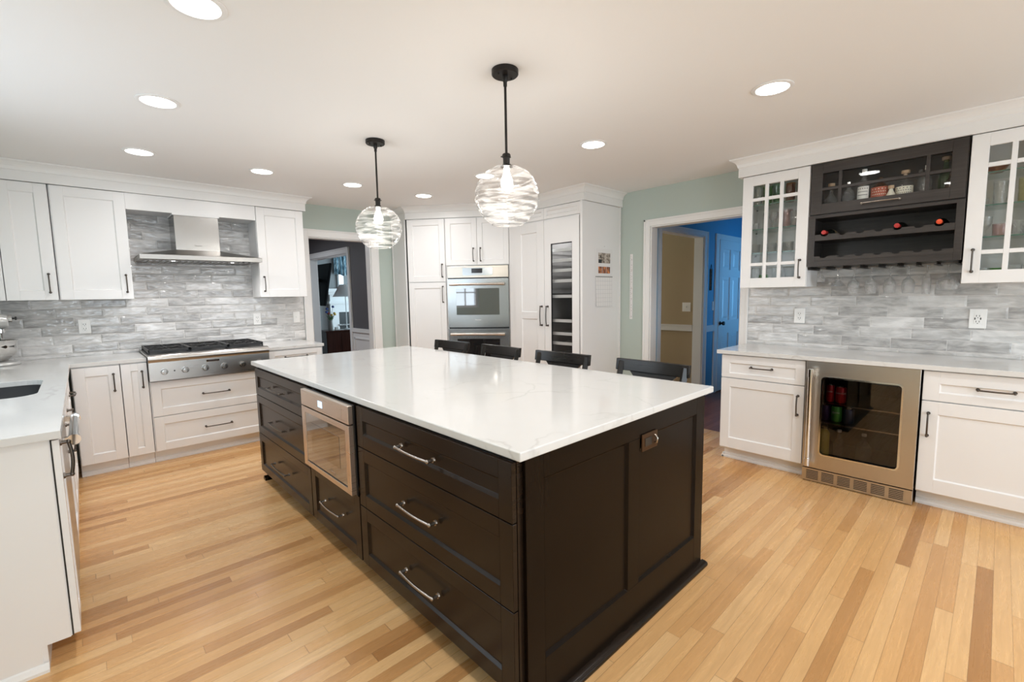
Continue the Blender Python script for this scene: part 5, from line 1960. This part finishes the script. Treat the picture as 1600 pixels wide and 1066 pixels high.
# six panel door
t = bpy.data.objects.new('door_1', None)
COL.objects.link(t)
t.location = (6.325, HY-0.001, 0)
struct(t, 'six panel door in the blue hall')
dw = 0.80
mb = MB()
mb.box(0, dw, -0.012, 0.0, 0.01, 2.075)
for xa, xb_ in ((0.0, 0.11), (0.355, 0.445), (0.69, 0.80)):
    mb.box(xa, xb_, -0.026, -0.012, 0.01, 2.075)
for za, zb_ in ((0.01, 0.22), (0.80, 0.98), (1.58, 1.68), (1.955, 2.075)):
    for xa, xb_ in ((0.11, 0.355), (0.445, 0.69)):
        mb.box(xa, xb_, -0.026, -0.012, za, zb_)
for xa, xb_ in ((0.11, 0.355), (0.445, 0.69)):
    for za, zb_ in ((0.22, 0.80), (0.98, 1.58), (1.68, 1.955)):
        mb.rings([[(xa+0.03, -0.012, za+0.03), (xb_-0.03, -0.012, za+0.03), (xb_-0.03, -0.012, zb_-0.03), (xa+0.03, -0.012, zb_-0.03)],
                  [(xa+0.055, -0.021, za+0.055), (xb_-0.055, -0.021, za+0.055), (xb_-0.055, -0.021, zb_-0.055), (xa+0.055, -0.021, zb_-0.055)]], False, True)
lf = mb.build('door_leaf', 'doorwhite', t)
mb = MB()
mb.lathe([(0.028, -0.0265), (0.028, -0.032), (0.012, -0.036), (0.012, -0.055), (0.027, -0.065), (0.027, -0.085), (0.001, -0.092)], (0.055, 0, 0.95), 18, 'y', True)
mb.lathe([(0.018, -0.0265), (0.018, -0.036), (0.001, -0.038)], (0.16, 0, 0.95), 18, 'y', True)
mb.build('door_knob', 'blackmetal', lf, 50)
mb = MB()
for z in (0.3, 1.1, 1.8):
    mb.cyl((0.795, -0.03, z-0.045), (0.795, -0.03, z+0.045), 0.008, None, 8)
mb.build('hinge', 'blackmetal', t)
mb = MB()
mb.box(6.225, 6.324, HY-0.02, HY, 0, 2.15)
mb.box(7.126, 7.22, HY-0.02, HY, 0, 2.15)
mb.box(6.324, 7.126, HY-0.02, HY, 2.08, 2.15)
struct(mb.build('trim_9', 'doorwhite', None, None, 0.002, 1))
# little hanging ornament on the blue wall
t = thing('wall_ornament', 'small dark hanging plaque with a loop on the blue hall wall', 'ornament', (6.105, HY-0.001, 1.40))
mb = MB()
mb.box(-0.028, 0.028, -0.012, -0.001, 0.0, 0.28)
mb.build('plaque', 'bronze', t, None, 0.003)
mb = MB()
for k in range(5):
    mb.box(-0.016, 0.016, -0.015, -0.0122, 0.03+k*0.05, 0.055+k*0.05)
mb.build('beads', 'blackmetal', t, None, 0.003)
mb = MB()
mb.tube([(-0.02, -0.006, 0.28), (0, -0.006, 0.34), (0.02, -0.006, 0.28)], 0.003, 6)
mb.build('loop', 'blackmetal', t)

# ================================================================ LEFT HALL (charcoal) and the living room
QX = 2.95
OY0, OY1, OH = 6.66, 8.16, 2.04
mb = MB()
mb.box(QX, QX+0.12, 5.62, OY0, 0, CZ)
mb.box(QX, QX+0.12, OY1, 9.2, 0, CZ)
mb.box(QX, QX+0.12, OY0, OY1, OH, CZ)
struct(mb.build('wall_study_right', 'charcoal'), 'charcoal wall through the back doorway')
struct(MB().box(0.2, QX, 9.2, 9.3, 0, CZ).build('wall_study_back', 'charcoal'))
struct(MB().box(0.1, 0.2, 5.62, 9.3, 0, CZ).build('wall_study_left', 'charcoal'))
casing_x(10, QX, OY0, OY1, OH, 0.085, 'trim')
mb = MB()
for y0, y1 in ((5.625, OY0-0.086), (OY1+0.086, 9.2)):
    mb.box(QX-0.012, QX, y0, y1, 0.0, 0.88)
    mb.box(QX-0.03, QX, y0, y1, 0.88, 0.935)
    mb.box(QX-0.022, QX-0.012, y0+0.06, y0+0.08, 0.16, 0.80)
    mb.box(QX-0.022, QX-0.012, y1-0.08, y1-0.06, 0.16, 0.80)
    mb.box(QX-0.022, QX-0.012, y0+0.06, y1-0.06, 0.78, 0.80)
    mb.box(QX-0.022, QX-0.012, y0+0.06, y1-0.06, 0.16, 0.18)
struct(mb.build('trim_11', 'trim'))
area('window_and_fill_light', (6.4, 6.64, 1.5), (R(90), 0, 0), 1.7, 1.7, 45, (0.66, 0.88, 1.0))  # added lamp without a window, brightens the lamp shade from the front
area('study_fill', (1.6, 7.4, 2.40), (0, 0, 0), 0.5, 0.5, 26, (0.85, 0.92, 1.0))  # added fill for the charcoal hall, no fixture here
# living room shell
LY = 11.0
struct(MB().box(3.07, 7.6, LY, LY+0.1, 0, CZ).build('wall_living_back', 'greywall'))
struct(MB().box(7.6, 7.7, 6.6, LY+0.1, 0, CZ).build('wall_living_right', 'greywall'))
struct(MB().box(3.07, 7.6, 6.5, 6.6, 0, CZ).build('wall_living_front', 'greywall'))
struct(MB().box(2.97, 3.07, 9.3, LY+0.1, 0, CZ).build('wall_living_left', 'greywall'))
# fireplace
t = thing('fireplace', 'white fireplace surround with a dark firebox seen through the back doorway', 'fireplace', (4.35, LY-0.001, 0))
mb = MB()
mb.box(0.0, 0.20, -0.10, 0, 0, 1.46)
mb.box(1.45, 1.65, -0.10, 0, 0, 1.46)
mb.box(0.20, 1.45, -0.10, 0, 1.04, 1.46)
mb.box(-0.03, 1.68, -0.13, 0, 1.24, 1.30)
mb.build('surround', 'trim', t)
mb = MB()
mb.box(-0.08, 1.73, -0.22, 0, 1.53, 1.60)
mb.box(-0.05, 1.70, -0.17, 0, 1.46, 1.53)
mb.build('mantel_shelf', 'trim', t)
mb = MB()
mb.box(0.20, 1.45, -0.02, 0.0, 0.0, 1.04)
mb.build('firebox', 'black', t)
mb = MB()
mb.box(0.19, 1.46, -0.13, -0.11, 0.72, 0.75)
mb.build('screen_bar', 'chrome', t)
# window with a patterned valance above
t = bpy.data.objects.new('window_4', None)
COL.objects.link(t)
t.location = (4.62, LY-0.001, 1.63)
struct(t)
MB().box(0.0, 0.115, -0.02, 0, 0.0, 0.72).build('window_glass', 'sky', t)
mb = MB()
mb.box(-0.04, 0.0, -0.03, 0, -0.04, 0.76)
mb.box(0.115, 0.155, -0.03, 0, -0.04, 0.76)
mb.box(0.0, 0.115, -0.03, 0, -0.04, 0.0)
mb.build('window_frame', 'greywall', t)
mb = MB()
n = 60
rs = []
for z, amp in ((2.42, 0.010), (2.2, 0.016), (1.93, 0.02)):
    rs.append([(4.50+1.0*i/n, LY-0.07+amp*math.sin(i*1.15), z+(0.02*math.sin(i*0.35) if z < 2 else 0)) for i in range(n+1)])
mb.rings(rs, False, False, close=False)
o = mb.build('window_valance', 'valance', None, 60)
sol = o.modifiers.new('solid', 'SOLIDIFY'); sol.thickness = 0.006
tag(o, 'blue and grey patterned window valance beyond the back doorway', 'curtain')
# television on the side wall, tilted down into the room
t = thing('television', 'black wall television seen edge-on through the back doorway', 'television', (3.58, 9.35, 1.64))
t.rotation_euler = (0, R(11), 0)
MB().box(-0.05, 0.0, -0.40, 0.40, -0.42, 0.42).build('casing', 'tv', t, None, 0.01)
MB().box(0.0005, 0.004, -0.38, 0.38, -0.39, 0.39).build('screen', 'oven_glass', t)
mb = MB()
mb.box(-0.48, -0.0505, -0.03, 0.03, 0.05, 0.12)
mb.build('wall_arm', 'blackmetal', t)
# console table, vase, lamp
t = thing('console_table', 'dark cherry console table beyond the back doorway', 'table', (3.42, 8.86, 0))
MB().box(0.0, 0.64, 0.0, 0.40, 0.72, 0.75).build('tabletop', 'cherry', t, None, 0.004)
MB().box(0.02, 0.58, 0.02, 0.38, 0.12, 0.7195).build('cabinet_body', 'cherry', t, None, 0.003)
for xa in (0.03, 0.305):
    MB().box(xa, xa+0.265, 0.008, 0.0195, 0.14, 0.70).build('door', 'cherry', t, None, 0.003)
for sx in (0.04, 0.55):
    for sy in (0.04, 0.36):
        MB().cyl((sx, sy, 0), (sx, sy, 0.1195), 0.016, 0.022, 10).build('leg', 'cherry', t, 40)
t = thing('flower_vase', 'grey stoneware vase of mixed flowers on the console table', 'vase', (3.56, 8.95, 0.7505))
mb = MB()
mb.lathe([(0.001, 0.0), (0.036, 0.0), (0.046, 0.03), (0.050, 0.09), (0.044, 0.15), (0.038, 0.185), (0.042, 0.20), (0.037, 0.20), (0.034, 0.185), (0.001, 0.18)], seg=22)
mb.build('pot', 'stone', t, 60)
random.seed(3)
stems = [(-0.05, 0.02, 0.42, 'fl_blue'), (-0.075, -0.02, 0.36, 'fl_blue'), (0.06, 0.0, 0.46, 'fl_blue'), (0.10, 0.02, 0.31, 'fl_yellow'), (0.07, -0.03, 0.33, 'fl_yellow'), (-0.02, 0.03, 0.33, 'fl_red'), (0.02, -0.02, 0.30, 'fl_yellow')]
mb = MB()
for x, y, z, _ in stems:
    mb.tube([(x*0.1, y*0.1, 0.17), (x*0.6, y*0.6, z*0.75), (x, y, z)], 0.003, 5)
for k in range(12):
    a = random.uniform(0, 6.28)
    rr, zz = random.uniform(0.05, 0.12), random.uniform(0.22, 0.33)
    p = Vector((rr*math.cos(a), rr*math.sin(a)*0.6, zz))
    q = Vector((0.02*math.cos(a), 0.02*math.sin(a), 0.19))
    s_ = Vector((-math.sin(a), math.cos(a), 0))*0.012
    mid = (p+q)/2+Vector((0, 0, 0.03))
    mb.face([mb.b.verts.new(v) for v in (q, mid+s_, p, mid-s_)])
mb.build('foliage', 'leaf', t, None, fix=False)
for x, y, z, mt in stems:
    mb = MB()
    for k in range(6):
        a = 2*math.pi*k/6
        mb.ball((x+0.014*math.cos(a), y+0.014*math.sin(a), z+0.004*(k % 2)), 0.013, 1, 1, 1.6, 6, 5)
    mb.ball((x, y, z+0.008), 0.013, 1, 1, 1.5, 6, 5)
    mb.build('blossom', mt, t, 180)
t = thing('picture_box', 'small pale card box on the console table right of the vase', 'box', (3.69, 8.97, 0.7505))
MB().box(-0.03, 0.03, 0, 0.05, 0, 0.06).build('box', 'label_white', t, None, 0.003)
t = thing('table_lamp', 'tall white lamp with a sloping shade beyond the back doorway', 'lamp', (3.93, 9.06, 0.7505))
mb = MB()
mb.lathe([(0.001, 0), (0.06, 0.0), (0.06, 0.012), (0.014, 0.022), (0.010, 0.05), (0.010, 0.70), (0.001, 0.70)], seg=18)
mb.build('stand', 'shade', t, 50)
mb = MB()
mb.lathe([(0.24, 0.655), (0.10, 0.90), (0.098, 0.90), (0.237, 0.655)], seg=32)
mb.build('lamp_shade', 'shade', t, 50)
